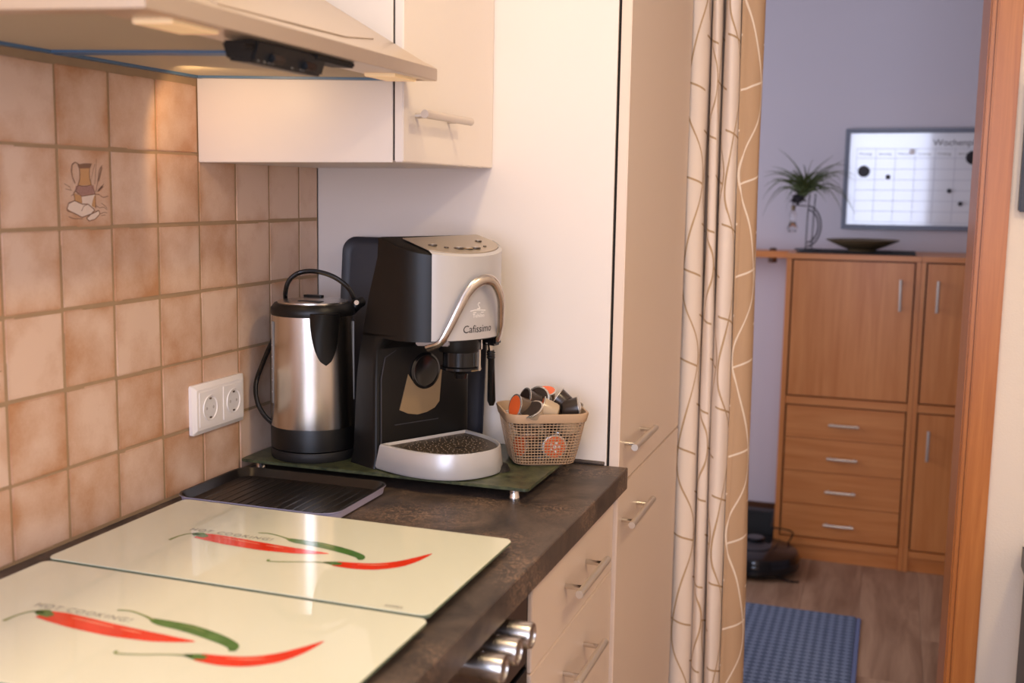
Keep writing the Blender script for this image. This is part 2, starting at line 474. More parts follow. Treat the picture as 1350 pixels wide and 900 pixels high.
def text_mesh(body, size, mat_, parent, name='lettering', matrix=None, width=None, align='LEFT', space=1.0, shear=0.0, label=None):
    cu_ = bpy.data.curves.new(name, 'FONT'); cu_.body = body; cu_.size = size; cu_.align_x = align
    cu_.space_character = space; cu_.shear = shear; cu_.resolution_u = 3
    t = bpy.data.objects.new(name, cu_); COL.objects.link(t)
    dg = bpy.context.evaluated_depsgraph_get(); dg.update()
    me = bpy.data.meshes.new_from_object(t.evaluated_get(dg))
    bpy.data.objects.remove(t)
    if width:
        xs = [v.co.x for v in me.vertices]; k = width / (max(xs) - min(xs))
        for v in me.vertices: v.co.x *= k
    if matrix is not None: me.transform(matrix)
    me.materials.clear(); me.materials.append(mat_)
    o = bpy.data.objects.new(name, me); COL.objects.link(o)
    if parent is not None: o.parent = parent
    if label: o['label'] = label
    return o
def frame_matrix(o, ex, ey):
    ex = Vector(ex).normalized(); ey = Vector(ey).normalized(); ez = ex.cross(ey)
    return Matrix(((ex.x, ey.x, ez.x, o[0]), (ex.y, ey.y, ez.y, o[1]), (ex.z, ey.z, ez.z, o[2]), (0, 0, 0, 1)))
def bar_handle(parent, x, y0, y1, z, p0, p1, xb):
    """satin bar handle along y on a front at x; posts at p0, p1; bar centre at xb"""
    mb = MB(); mb.tube([(xb, y0, z), (xb, y1, z)], 0.0062, 14)
    h = mb.build('handle', M_SATIN, parent, 0.0006)
    for p in (p0, p1):
        MB().tube([(x - 0.001, p, z), (xb, p, z)], 0.0042, 10).build('handle_post', M_CHROME, h)
    return h

LAMP_A, FILL_B = 9.0, 13.0  # second value is the added fill for the cabinet fronts
FL = -0.90       # floor level, worktop top is z = 0
CE = 1.60
# ------------------------------------------------------------------ structure
fl = empty('floor', kind='structure')
MB().box(-1.0, 2.4, -2.95, 2.95, FL - 0.06, FL - 0.008).build('floor_slab', M_LAM, fl)
MB().box(0.0, 2.3, -2.9, 0.66, FL - 0.008, FL).build('kitchen_floor', M_LAM, fl)
proto = None
pw = 0.19
for ix in range(-4, 12):
    x0 = 0.04 + ix * pw
    st = 0.66 - R.uniform(0.1, 1.1)
    y = st
    while y < 2.88:
        ya, yb = max(y, 0.66), min(y + 1.28, 2.88)
        if yb - ya > 0.03 and x0 > -0.85 and x0 + pw < 2.3:
            MB().box(x0 + 0.0003, x0 + pw - 0.0003, ya + 0.0003, yb - 0.0003, FL - 0.008, FL).build('plank', M_LAM, fl, 0.0004, seg=1)
        y += 1.28
MB().box(-1.0, 2.4, -2.95, 2.95, CE, CE + 0.06).build('ceiling', M_CEIL)['kind'] = 'structure'

wl = empty('wall_left', kind='structure')
MB().box(-0.10, -0.0065, -2.9, 0.66, FL, CE).build('wall_body', M_PLASTER, wl)
MB().box(-0.0065, -0.0016, -2.0, 0.0, -0.001, 0.672).build('grout_and_shade_bed', M_GROUT, wl)  # above the top tiles its brown stands in for shade on the wall
T = 0.108; A0 = 0.0726; ZR = 0.1017
tile_mesh = {}
def make_tile(y0, y1, z0, z1):
    key = (round(y1 - y0, 4), round(z1 - z0, 4))
    cy, cz = (y0 + y1) / 2, (z0 + z1) / 2
    if key not in tile_mesh:
        w, h = key
        o = MB().box(-0.0062, 0.0, -w / 2, w / 2, -h / 2, h / 2).build('tile', M_TILE, wl, 0.0014, seg=2)
        tile_mesh[key] = o.data
    else:
        o = bpy.data.objects.new('tile', tile_mesh[key]); COL.objects.link(o); o.parent = wl
    o.location = (R.uniform(-0.0006, 0.0002), cy, cz)
    o.rotation_euler = (R.uniform(-0.006, 0.006), R.uniform(-0.006, 0.006), R.uniform(-0.006, 0.006))
    return o
g = 0.0019
decor = {}
for k in range(-8, 8):
    ya = -A0 - (6 - k) * T; yb = ya + T
    if k == 6: yb = -0.0005
    if k == 7: continue
    for j in range(-1, 6):
        # row lines: z = ZR + j*T
        za = ZR + (j - 1) * T; zb = za + T
        if j <= 0: 
            if j < 0: continue
            za = 0.0015; zb = ZR
            if k == 0: pass
        if za < 0: za = 0.0015
        t = make_tile(ya + g, yb - g, za + g, zb - g)
        decor[(k, j)] = t
def jug_print(tile):
    def P(x, y): return (0.0004, (x - 390) / 510 * 0.104, -(y - 440) / 765 * 0.104)
    mb = MB()
    def poly(pts, mi, dx=0.0):
        q = [P(*p) for p in pts]; mb.add([(a + dx, b, c) for a, b, c in q], [tuple(range(len(q)))], mi)
    def stroke(pts, w, mi=3, dx=0.0003):
        q = [Vector(P(*p)) for p in pts]
        for a, b in zip(q, q[1:]):
            d = (b - a); 
            if d.length == 0: continue
            d.normalize(); s = Vector((0, -d.z, d.y)) * w
            mb.add([(a.x + dx, *(a - s).yz), (a.x + dx, *(b - s).yz), (a.x + dx, *(b + s).yz), (a.x + dx, *(a + s).yz)], [(0, 1, 2, 3)], mi)
    poly([(330, 240), (435, 235), (428, 300), (432, 350), (445, 410), (310, 415), (332, 350), (334, 290)], 0)
    poly([(318, 215), (380, 200), (455, 198), (435, 240), (330, 245)], 3)
    poly([(290, 420), (470, 412), (482, 500), (345, 522), (283, 470)], 1)
    poly([(266, 490), (340, 520), (345, 590), (275, 565)], 0)
    poly([(345, 525), (482, 505), (480, 640), (350, 600)], 2)
    poly([(470, 520), (485, 505), (482, 640), (440, 620), (455, 560)], 0, 0.0001)
    poly([(198, 640), (215, 590), (275, 565), (345, 600), (405, 600), (470, 660), (430, 700), (340, 730), (260, 685)], 2, 0.0002)
    poly([(385, 740), (430, 700), (512, 665), (520, 700), (470, 752), (410, 768)], 2, 0.0002)
    stroke([(330, 210), (290, 190), (262, 215), (252, 280), (262, 340), (285, 395)], 0.0007)
    stroke([(330, 245), (334, 290), (332, 350), (310, 415), (285, 470), (268, 490), (275, 565)], 0.0005)
    stroke([(435, 240), (428, 300), (432, 350), (445, 410), (480, 500), (482, 640)], 0.0005)
    stroke([(318, 215), (380, 200), (455, 198), (435, 240), (330, 245), (318, 215)], 0.0005)
    stroke([(310, 415), (380, 425), (445, 408)], 0.0005)
    stroke([(283, 470), (345, 522), (482, 500)], 0.0005)
    stroke([(198, 640), (215, 590), (275, 565), (345, 600), (405, 600), (470, 660), (430, 700), (340, 730), (260, 685), (198, 660), (198, 640)], 0.0006)
    stroke([(385, 740), (430, 700), (512, 665), (520, 700), (470, 752), (410, 768), (385, 740)], 0.0006)
    stroke([(335, 670), (360, 620), (405, 600)], 0.0004)
    for i in range(9):
        x = 300 + 18 * i; stroke([(x, 425), (x + 4, 505)], 0.0003)
    stroke([(485, 480), (510, 380), (530, 260), (560, 210)], 0.0004)
    stroke([(480, 400), (500, 200), (505, 150)], 0.0003); stroke([(440, 380), (470, 250), (490, 200)], 0.0003)
    for i in range(8):
        x, y = 512 + 5 * i, 370 - 18 * i
        stroke([(x, y), (x + 20, y - 30)], 0.0003); stroke([(x, y), (x + 20, y - 8)], 0.0003)
    for i in range(6):
        x, y = 505 + 9 * i, 475 - 9 * i
        stroke([(x, y), (x + 22, y - 34)], 0.0003); stroke([(x, y), (x + 24, y - 8)], 0.0003)
    stroke([(485, 500), (520, 505), (560, 535), (615, 520)], 0.0004); stroke([(490, 620), (520, 640), (560, 630), (600, 660)], 0.0003)
    stroke([(520, 700), (570, 685), (600, 690)], 0.0003); stroke([(530, 720), (580, 710)], 0.0003)
    stroke([(180, 400), (230, 430), (240, 455)], 0.0003); stroke([(190, 450), (250, 465)], 0.0003); stroke([(240, 520), (265, 500)], 0.0003)
    stroke([(210, 720), (250, 740), (345, 745)], 0.0004); stroke([(540, 590), (600, 640)], 0.0003)
    o = mb.build('jug_picture', [M_JUG, M_JUGP, M_JUGB, M_INK], tile)
    o['label'] = 'printed jug with bread and wheat ears'
# tile between columns 0 and 1, rows 1 and 2
jug_print(decor[(0, 4)])
jug_print(decor[(-2, 2)])

MB().box(2.3, 2.4, -2.95, 0.66, FL, CE).build('wall_right', M_PLASTER)['kind'] = 'structure'
# back wall behind the camera with a window opening
wb = MB()
wb.box(-0.1, 0.25, -3.0, -2.9, FL, CE); wb.box(1.65, 2.4, -3.0, -2.9, FL, CE)
wb.box(0.25, 1.65, -3.0, -2.9, FL, 0.02); wb.box(0.25, 1.65, -3.0, -2.9, 1.32, CE)
wb.build('wall_back', M_PLASTER)['kind'] = 'structure'
wn = MB()
for a, b_, c, d in ((0.25, 0.30, 0.02, 1.32), (1.60, 1.65, 0.02, 1.32), (0.30, 1.60, 0.02, 0.07), (0.30, 1.60, 1.27, 1.32)):
    wn.box(a, b_, -2.98, -2.92, c, d)
w1 = wn.build('window_1', M_WHITEP, None, 0.003); w1['kind'] = 'structure'
MB().box(0.30, 1.60, -2.955, -2.951, 0.07, 1.27).build('pane', M_GLASS, w1)
# dividing wall with the doorway to the hall
wm = MB()
wm.box(-0.1, 0.53, 0.66, 0.92, FL, CE); wm.box(1.205, 2.4, 0.66, 0.92, FL, CE); wm.box(0.53, 1.205, 0.66, 0.92, 1.27, CE)
wm.build('wall_middle', M_PLASTER)['kind'] = 'structure'
dj = MB()
dj.box(1.187, 1.205, 0.672, 0.93, FL, 1.27)
dj.box(0.53, 0.548, 0.672, 0.93, FL, 1.27)
dj.box(0.548, 1.187, 0.672, 0.93, 1.252, 1.27)
dr = dj.build('door_1', M_CASING, None, 0.002); dr['kind'] = 'structure'
cs = MB()
cs.box(1.199, 1.2475, 0.645, 0.672, FL, 1.30); cs.box(0.495, 0.542, 0.645, 0.66, FL, 1.30); cs.box(0.542, 1.199, 0.645, 0.66, 1.258, 1.30)
c_ = cs.build('trim_1', M_CASING, None, 0.003); c_['kind'] = 'structure'
MB().box(1.190, 1.1985, 0.652, 0.672, FL, 1.257).build('inner_bead', M_CASING, c_, 0.002)
# hall
MB().box(-1.0, 2.4, 2.85, 2.95, FL, CE).build('wall_hall_back', M_HALLPL)['kind'] = 'structure'
MB().box(2.3, 2.4, 0.92, 2.85, FL, CE).build('wall_hall_right', M_HALLPL)['kind'] = 'structure'
MB().box(-1.0, -0.9, 0.66, 2.85, FL, CE).build('wall_hall_left', M_HALLPL)['kind'] = 'structure'
MB().box(-0.9, 0.66, 2.832, 2.85, FL, -0.795).build('baseboard_hall', M_DWOOD, None, 0.003)['kind'] = 'structure'

# ------------------------------------------------------------------ kitchen ceiling lamp and added fill head (outside the frame)
lamp = empty('ceiling_lamp_and_fill', 'unseen ceiling rail with opal lamp and added opal fill light above the kitchen', 'lamp', loc=(1.17, -0.92, CE))
MB().box(-0.60, 0.60, -0.03, 0.03, -0.03, 0.0).build('rail', M_WHITEP, lamp, 0.004)
for dx_, pw_ in ((-0.50, LAMP_A), (0.50, FILL_B)):  # right head is added to brighten the tall fronts
    sh0 = MB().lathe([(0.02, -0.03), (0.11, -0.035), (0.12, -0.06), (0.10, -0.085), (0.05, -0.098), (0.0, -0.10)], (dx_, 0, 0), 36).build('lamp_and_fill_shade', M_OPAL, lamp)
    l = bpy.data.lights.new('lamp_and_fill_light', 'AREA'); l.shape = 'DISK'; l.size = 0.20; l.energy = pw_; l.color = (1.0, 0.74, 0.42)
    lo = bpy.data.objects.new('lamp_and_fill_light', l); COL.objects.link(lo); lo.parent = lamp; lo.location = (dx_, 0, -0.11)

# ------------------------------------------------------------------ worktop, base cabinet, oven
wt = MB()
prof = [(0.0008, -0.0374), (0.6133, -0.0374), (0.6133, -0.0015), (0.6118, 0.0), (0.0008, 0.0)]
wt.prism([(x, -2.0, z) for x, z in prof], (0, 1.998, 0))
wto = tag(wt.build('worktop', M_WORK, None), 'dark slate patterned laminate worktop with copper veins below tiled wall', 'worktop')
MB().tube([(0.02, -0.004, 0.0042), (0.555, -0.004, 0.0042), (0.571, -0.004, 0.0038)], 0.0035, 8).build('trim_2', M_WORK)['kind'] = 'structure'

bc = empty('base_cabinet', 'beige drawer cabinet under the worktop between oven and tall cupboard', 'cabinet', loc=(0.3, -0.25, FL))
off = Matrix.Translation((-0.3, 0.25, -FL))
def local(o, root):
    o.matrix_parent_inverse = root.matrix_world.inverted() if False else Matrix.Translation(-Vector(root.location))
    return o
def lbox(root, name, m, *a, bevel=0.0015):
    return local(box(name, m, root, *a, bevel=bevel), root)
lbox(bc, 'body', M_CREAM, 0.02, 0.570, -0.490, -0.004, FL + 0.10, -0.040)
lbox(bc, 'plinth', M_FRONT, 0.02, 0.53, -0.490, -0.004, FL, FL + 0.10)
zs = [-0.0415, -0.1885, -0.470, -0.795]
hz = [-0.116, -0.257, -0.545]
for i in range(3):
    d = lbox(bc, 'drawer_front', M_FRONT, 0.572, 0.590, -0.4885, -0.0035, zs[i + 1] + 0.0012, zs[i] - 0.0012)
    bar_handle(d, 0.590, -0.347, -0.168, hz[i], -0.316, -0.192, 0.620)

ov = empty('built_in_oven', 'black built-in oven with three steel knobs under the hob', 'oven', loc=(0.3, -0.79, FL))
lbox(ov, 'body', M_DGREY, 0.02, 0.565, -1.09, -0.494, FL + 0.10, -0.040)
lbox(ov, 'control_panel', M_OVENP, 0.565, 0.588, -1.088, -0.506, -0.165, -0.0395)
lbox(ov, 'door', M_OVEN, 0.565, 0.590, -1.088, -0.506, -0.74, -0.170)
lbox(ov, 'side_trim', M_BLACK, 0.565, 0.586, -0.505, -0.494, -0.795, -0.040)
lbox(ov, 'plinth', M_FRONT, 0.02, 0.53, -1.09, -0.494, FL, FL + 0.10)
local(MB().tube([(0.625, -1.03, -0.20), (0.625, -0.56, -0.20)], 0.008, 12).build('door_handle', M_SATIN, ov), ov)
for i in range(4):
    y = -0.6475 - 0.054 * i
    if i == 3: y = -0.93
    kb = MB()
    kb.lathe([(0.0165, 0.588), (0.0165, 0.611), (0.0158, 0.6112), (0.0158, 0.6122), (0.0168, 0.6126), (0.0168, 0.636), (0.0158, 0.6395), (0.0135, 0.6395), (0.0128, 0.6375), (0.0, 0.637)], (0, y, -0.0645), 28, 0, 'x')
    local(kb.build('knob', M_STEEL, ov), ov)

# ------------------------------------------------------------------ tall cabinet
tc_ = empty('tall_cabinet', 'tall beige larder cupboard with cream side panel beside the curtain', 'cabinet', loc=(0.3, 0.3, FL))
lbox(tc_, 'side_panel', M_CREAM, 0.0, 0.5735, 0.0, 0.016, FL + 0.10, 1.45, bevel=0.001)
lbox(tc_, 'body', M_CREAM, 0.0, 0.566, 0.016, 0.598, FL + 0.10, 1.45)
lbox(tc_, 'plinth', M_FRONT, 0.02, 0.53, 0.004, 0.598, FL, FL + 0.10)
dl = lbox(tc_, 'lower_door', M_FRONT, 0.5785, 0.5965, 0.001, 0.596, FL + 0.105, -0.0422)
du = lbox(tc_, 'upper_door', M_FRONT, 0.5785, 0.5965, 0.001, 0.596, -0.0395, 1.445)
local(MB().box(0.566, 0.5785, 0.006, 0.59, FL + 0.12, 1.43).build('gap_shade_strip', M_DARKGAP, tc_), tc_)  # dark strip filling the open door gap, its shade put into colour
bar_handle(du, 0.5965, 0.016, 0.206, 0.033, 0.045, 0.182, 0.6205)
bar_handle(dl, 0.5965, 0.012, 0.205, -0.108, 0.040, 0.165, 0.6205)

# ------------------------------------------------------------------ wall cabinet
wc = empty('wall_cabinet', 'cream wall cupboard hung between range hood and larder panel', 'cabinet', loc=(0.17, -0.2, 0.522))
lbox(wc, 'body', M_CREAM, 0.0, 0.3345, -0.397, -0.001, 0.522, 1.30, bevel=0.001)
local(MB().box(0.3345, 0.3375, -0.394, -0.004, 0.525, 1.29).build('gap_shade_strip', M_DARKGAP, wc), wc)  # shade of the gap behind the door, built as a dark strip
wd = lbox(wc, 'door', M_CREAM, 0.3375, 0.3515, -0.3968, -0.002, 0.5225, 1.298)
bar_handle(wd, 0.3515, -0.386, -0.192, 0.592, -0.350, -0.220, 0.3805)

# ------------------------------------------------------------------ range hood
hd = empty('range_hood', 'brushed steel range hood above the hob with black slider control', 'hood', loc=(0.2, -0.7, 0.65))
def zb(x): return 0.651 - 0.036 * x
Y0, Y1 = -1.083, -0.4015
hb = MB()
pr = [(0.004, zb(0.004) + 0.012), (0.402, zb(0.402) + 0.012), (0.402, 0.655), (0.241, 0.749), (0.16, 0.80), (0.004, 0.80)]
hb.prism([(x, Y0 + 0.002, z) for x, z in pr], (0, Y1 - Y0 - 0.004, 0))
local(hb.build('body', M_HOOD, hd, 0.0008, angle=25), hd)
lip = MB()
lip.prism([(x, Y0, z) for x, z in [(0.390, zb(0.390)), (0.4065, zb(0.4065)), (0.4065, 0.6535), (0.401, 0.6565), (0.390, 0.6625)]], (0, Y1 - Y0, 0))
local(lip.build('front_lip', M_HOOD, hd, 0.0006), hd)
# underside frame
uf_ = MB()
def slab(mb, x0, x1, y0, y1, dz0, dz1, mi=0):
    mb.prism([(x0, y0, zb(x0) + dz0), (x1, y0, zb(x1) + dz0), (x1, y0, zb(x1) + dz1), (x0, y0, zb(x0) + dz1)], (0, y1 - y0, 0), mi)
slab(uf_, 0.004, 0.390, Y1 - 0.006, Y1, 0.0, 0.013)
slab(uf_, 0.004, 0.390, Y0, Y0 + 0.030, 0.0, 0.013)
slab(uf_, 0.004, 0.012, Y0, Y1, 0.0, 0.013)
slab(uf_, 0.330, 0.390, Y0 + 0.02, Y1 - 0.006, 0.0015, 0.013)
local(uf_.build('underside_frame', M_HOOD, hd, 0.0006), hd)
for (ya, yb) in ((Y1 - 0.325, Y1 - 0.007), (Y0 + 0.031, Y1 - 0.333)):
    fm = MB()
    slab(fm, 0.014, 0.330, ya, yb, 0.004, 0.012)
    f_ = local(fm.build('grease_filter', M_MESHF, hd), hd)
    rb = MB()
    n = int((0.330 - 0.02) / 0.0042)
    for i in range(n):
        xa = 0.018 + i * 0.0042
        slab(rb, xa, xa + 0.0022, ya + 0.004, yb - 0.004, 0.0025, 0.0042)
    r_ = local(rb.build('filter_ribs', M_MESHF, f_), hd); r_['kind'] = 'stuff'
    r_.matrix_parent_inverse = Matrix()
    bl = MB()
    slab(bl, 0.0045, 0.017, ya, yb, -0.0012, 0.0042)
    slab(bl, 0.013, 0.330, yb - 0.011, yb, -0.0008, 0.0042)
    if ya > -0.9: slab(bl, 0.013, 0.330, ya, ya + 0.011, -0.0008, 0.0042)
    b2 = bl.build('blue_film_edge', M_BLUE, f_); b2['label'] = 'blue protective film on the filter edge'
# lamp lenses
for ya, yb in ((-1.010, -0.930), (-0.500, -0.425)):
    lm = MB(); slab(lm, 0.338, 0.384, ya, yb, -0.003, 0.0035)
    local(lm.build('lamp_lens', M_LAMPLENS, hd, 0.001), hd)
s = bpy.data.lights.new('hood_lamp_light', 'SPOT'); s.energy = 0.8; s.color = (1.0, 0.66, 0.34); s.spot_size = math.radians(122); s.spot_blend = 0.15; s.shadow_soft_size = 0.012
so = bpy.data.objects.new('hood_lamp_light', s); COL.objects.link(so); so.parent = hd
so.location = (0.09 - 0.2, -0.575 + 0.7, 0.634 - 0.65)
so.rotation_euler = Vector((0.12, 0.88, -0.45)).to_track_quat('-Z', 'Y').to_euler()
# black slider control hanging under the lip
cb = MB()
q = [(0.392, zb(0.392)), (0.384, 0.613), (0.352, 0.617), (0.345, zb(0.345))]
cb.prism([(x, -0.868, z) for x, z in q], (0, 0.158, 0))
cbo = local(cb.build('control_box', M_BLACK, hd, 0.003), hd)
c2 = MB(); c2.prism([(0.393, -0.74, zb(0.393) + 0.001), (0.393, -0.74, 0.630), (0.36, -0.74, 0.632), (0.36, -0.74, zb(0.36) + 0.001)], (0, 0.10, 0))
c2.build('control_rail', M_BLACKM, cbo, 0.002)
MB().tube([(0.384, -0.885, 0.629), (0.384, -0.866, 0.629)], 0.003, 8).build('slide_pin', M_BLACK, cbo)
for y in (-0.825, -0.752):
    MB().box(0.3845, 0.3935, y - 0.013, y + 0.013, 0.6165, 0.6255).build('slide_switch', M_BLACKG, cbo, 0.002)
for i, y in enumerate((-0.858, -0.845, -0.835, -0.828, -0.785, -0.765, -0.758)):
    MB().box(0.3852, 0.3858, y - 0.0015, y + 0.0015, 0.6150, 0.6172).build('marking', M_TEXTG, cbo)
# raised face plate on the sloping front
def sl(x, y, d=0.0): return (x + 0.505 * d, y, 0.655 + 0.584 * (0.402 - x) + 0.863 * d)
fp = [(0.395, -0.95), (0.380, -0.640), (0.352, -0.500), (0.340, -0.470), (0.325, -0.438), (0.312, -0.428), (0.300, -0.425), (0.246, -0.425), (0.246, -0.95)]
pl = MB(); pl.prism([sl(x, y, 0.0002) for x, y in fp], Vector((0.505, 0, 0.863)) * 0.0016)
local(pl.build('face_plate', M_HOOD, hd, 0.0007), hd)
ch = MB(); ch.box(0.004, 0.22, -0.83, -0.60, 0.79, CE - 0.002)
local(ch.build('chimney', M_HOOD, hd, 0.002), hd)

# ------------------------------------------------------------------ hob and its two glass covers
hob = empty('hob', 'black glass hob almost hidden under two chilli covers', 'hob', loc=(0.31, -0.83, 0))
local(MB().prism(rrect(0.07, 0.56, -1.10, -0.555, 0.01, 0.0004), (0, 0, 0.0046)).build('glass_plate', M_OVEN, hob, 0.0008), hob)
local(MB().prism(rrect(0.085, 0.545, -1.085, -0.57, 0.01, 0.005), (0, 0, 0.0006)).build('cooking_zone', M_DGREY, hob), hob)

def ribbon(pts, ws, z):
    """flat tapered print outline along smoothed pts"""
    P_ = [Vector((p[0], p[1], 0)) for p in pts]; out = []; W = []
    n = len(P_)
    for i in range(n - 1):
        p0, p1, p2, p3 = P_[max(i - 1, 0)], P_[i], P_[i + 1], P_[min(i + 2, n - 1)]
        for k in range(8):
            t = k / 8
            out.append(0.5 * ((2 * p1) + (p2 - p0) * t + (2 * p0 - 5 * p1 + 4 * p2 - p3) * t * t + (-p0 + 3 * p1 - 3 * p2 + p3) * t ** 3))
            W.append(ws[i] * (1 - t) + ws[i + 1] * t)
    out.append(P_[-1]); W.append(ws[-1])
    vs = []
    for i, p in enumerate(out):
        d = (out[min(i + 1, len(out) - 1)] - out[max(i - 1, 0)]).normalized(); s_ = Vector((-d.y, d.x, 0)) * W[i] / 2
        vs += [(p.x + s_.x, p.y + s_.y, z), (p.x - s_.x, p.y - s_.y, z)]
    return vs, [(2 * i, 2 * i + 1, 2 * i + 3, 2 * i + 2) for i in range(len(out) - 1)]
def hob_cover(cx, cy, dx, label, brand):
    root = empty('hob_cover', label, 'hob cover', 'chilli glass covers on the hob', loc=(cx + dx, cy, 0.0056))
    gl = MB(); gl.prism(rrect(-0.262, 0.262, -0.1515, 0.1515, 0.012, 0.0042), (0, 0, 0.0048))
    gl.m = [1] * len(gl.m); gl.m[1] = 0
    gl.build('glass_plate', [M_COVER, M_COVERE], root, 0.0007)
    for sx in (-0.225, 0.225):
        for sy in (-0.115, 0.115):
            MB().lathe([(0.006, 0.0), (0.006, 0.0042)], (sx, sy, 0), 12).build('rubber_foot', M_BLACK, root)
    z = 0.00925
    ox, oy = -0.316, 0.984
    def rb_(name, m, pts, ws, dz=0):
        v, f = ribbon([(x + ox, y + oy) for x, y in pts], ws, z + dz)
        mb = MB(); mb.add(v, f); return mb.build(name, m, root)
    r1 = rb_('red_chilli_print', M_RED, [(0.178, -0.982), (0.20, -0.983), (0.235, -0.987), (0.285, -0.991), (0.335, -0.990), (0.377, -0.984)], [0.020, 0.028, 0.031, 0.029, 0.021, 0.002])
    r1['label'] = 'long straight red chilli print'
    rb_('stem_print', M_LGREEN, [(0.154, -1.014), (0.156, -0.995), (0.163, -0.980), (0.178, -0.979)], [0.005, 0.003, 0.003, 0.004], 0.0001)
    rb_('calyx_print', M_GREEN, [(0.166, -0.978), (0.176, -0.978), (0.192, -0.984)], [0.004, 0.018, 0.008], 0.0001)
    r2 = rb_('green_chilli_print', M_GREEN, [(0.298, -0.949), (0.315, -0.953), (0.35, -0.956), (0.39, -0.966), (0.418, -0.978), (0.426, -0.991)], [0.006, 0.016, 0.019, 0.018, 0.014, 0.006])
    r2['label'] = 'green chilli print'
    rb_('stem_print', M_LGREEN, [(0.247, -0.941), (0.262, -0.938), (0.283, -0.943), (0.302, -0.951)], [0.003, 0.003, 0.003, 0.005], 0.0001)
    r3 = rb_('red_chilli_print', M_RED, [(0.402, -1.016), (0.43, -1.014), (0.455, -1.006), (0.476, -0.988), (0.490, -0.962), (0.500, -0.932)], [0.017, 0.024, 0.025, 0.022, 0.014, 0.001])
    r3['label'] = 'curved red chilli print'
    for gi, gp in enumerate(([(0.215, -0.978), (0.245, -0.981), (0.275, -0.984)], [(0.285, -0.985), (0.300, -0.9855), (0.312, -0.986)], [(0.430, -1.008), (0.452, -1.002), (0.466, -0.994)], [(0.335, -0.951), (0.355, -0.953), (0.372, -0.958)])):
        rb_('glint_print', M_GLINT if gi < 3 else M_LGREEN, gp, [0.001, 0.0028, 0.001], 0.0001)
    rb_('stem_print', M_LGREEN, [(0.318, -1.034), (0.322, -1.040), (0.345, -1.033), (0.372, -1.022), (0.396, -1.016)], [0.004, 0.003, 0.0025, 0.0025, 0.004], 0.0001)
    rb_('calyx_print', M_GREEN, [(0.386, -1.017), (0.400, -1.016), (0.411, -1.015)], [0.003, 0.014, 0.008], 0.0001)
    text_mesh('HOT COOKING!', 0.0155, M_TEXTG, root, matrix=Matrix.Translation((0.152 + ox, -0.966 + oy, z)), width=0.127, space=1.25)
    if brand:
        text_mesh('KESPER', 0.009, M_TEXTG, root, matrix=Matrix.Translation((0.205, -0.143, z)), width=0.022)
    return root
hob_cover(0.3095, -0.6735, 0.0, 'cream chilli glass hob cover lying farther back beside the black tray', True)
hob_cover(0.3155, -0.984, 0.0, 'cream chilli glass hob cover in the foreground, nearest the camera', False)

# ------------------------------------------------------------------ black baking tray
bt = empty('baking_tray', 'flat black ribbed baking tray with grey rim lying against tiled wall', 'tray', loc=(0.158, -0.413, 0.0))
def ring(x0, x1, y0, y1, r, z): return rrect(x0, x1, y0, y1, r, z, 8)
X0, X1, YA, YB = -0.139, 0.139, -0.105, 0.103
outer = MB()
rings = [ring(X0 + 0.008, X1 - 0.008, YA + 0.008, YB - 0.008, 0.026, 0.0006), ring(X0 + 0.004, X1 - 0.004, YA + 0.004, YB - 0.004, 0.03, 0.003),
         ring(X0 + 0.0025, X1 - 0.0025, YA + 0.0025, YB - 0.0025, 0.031, 0.0125), ring(X0, X1, YA, YB, 0.032, 0.0145), ring(X0, X1, YA, YB, 0.032, 0.0155)]
outer.loft(rings, True, False)
outer.build('outer_shell', M_TRAYE, bt)
inner = MB()
inner.loft([ring(X0, X1, YA, YB, 0.032, 0.0156), ring(X0 + 0.003, X1 - 0.003, YA + 0.003, YB - 0.003, 0.03, 0.0152), ring(X0 + 0.012, X1 - 0.012, YA + 0.012, YB - 0.012, 0.024, 0.0036), ring(X0 + 0.02, X1 - 0.02, YA + 0.02, YB - 0.02, 0.02, 0.0026)], False, True)
inner.build('coated_inside', M_TRAY, bt)
for i in range(15):
    x = X0 + 0.028 + i * (X1 - X0 - 0.056) / 14
    MB().tube([(x, YA + 0.022, 0.0022), (x, YB - 0.022, 0.0022)], 0.0015, 8, flat=2.0).build('rib', M_TRAY, bt)

# ------------------------------------------------------------------ green glass board
gb = empty('glass_board', 'dark green mottled glass board on chrome feet carrying kettle and coffee machine', 'board', loc=(0.265, -0.16, 0))
ZB = 0.024
local(MB().prism(rrect(0.006, 0.522, -0.299, -0.002 - 0.006, 0.008, ZB - 0.005), (0, 0, 0.005)).build('glass_plate', M_BOARD, gb, 0.001), gb)
for x in (0.034, 0.492):
    for y in (-0.276, -0.03):
        local(MB().lathe([(0.0095, 0.0), (0.0095, 0.004), (0.0088, 0.0055), (0.0088, ZB - 0.0052)], (x, y, 0), 16).build('foot', M_CHROME, gb), gb)

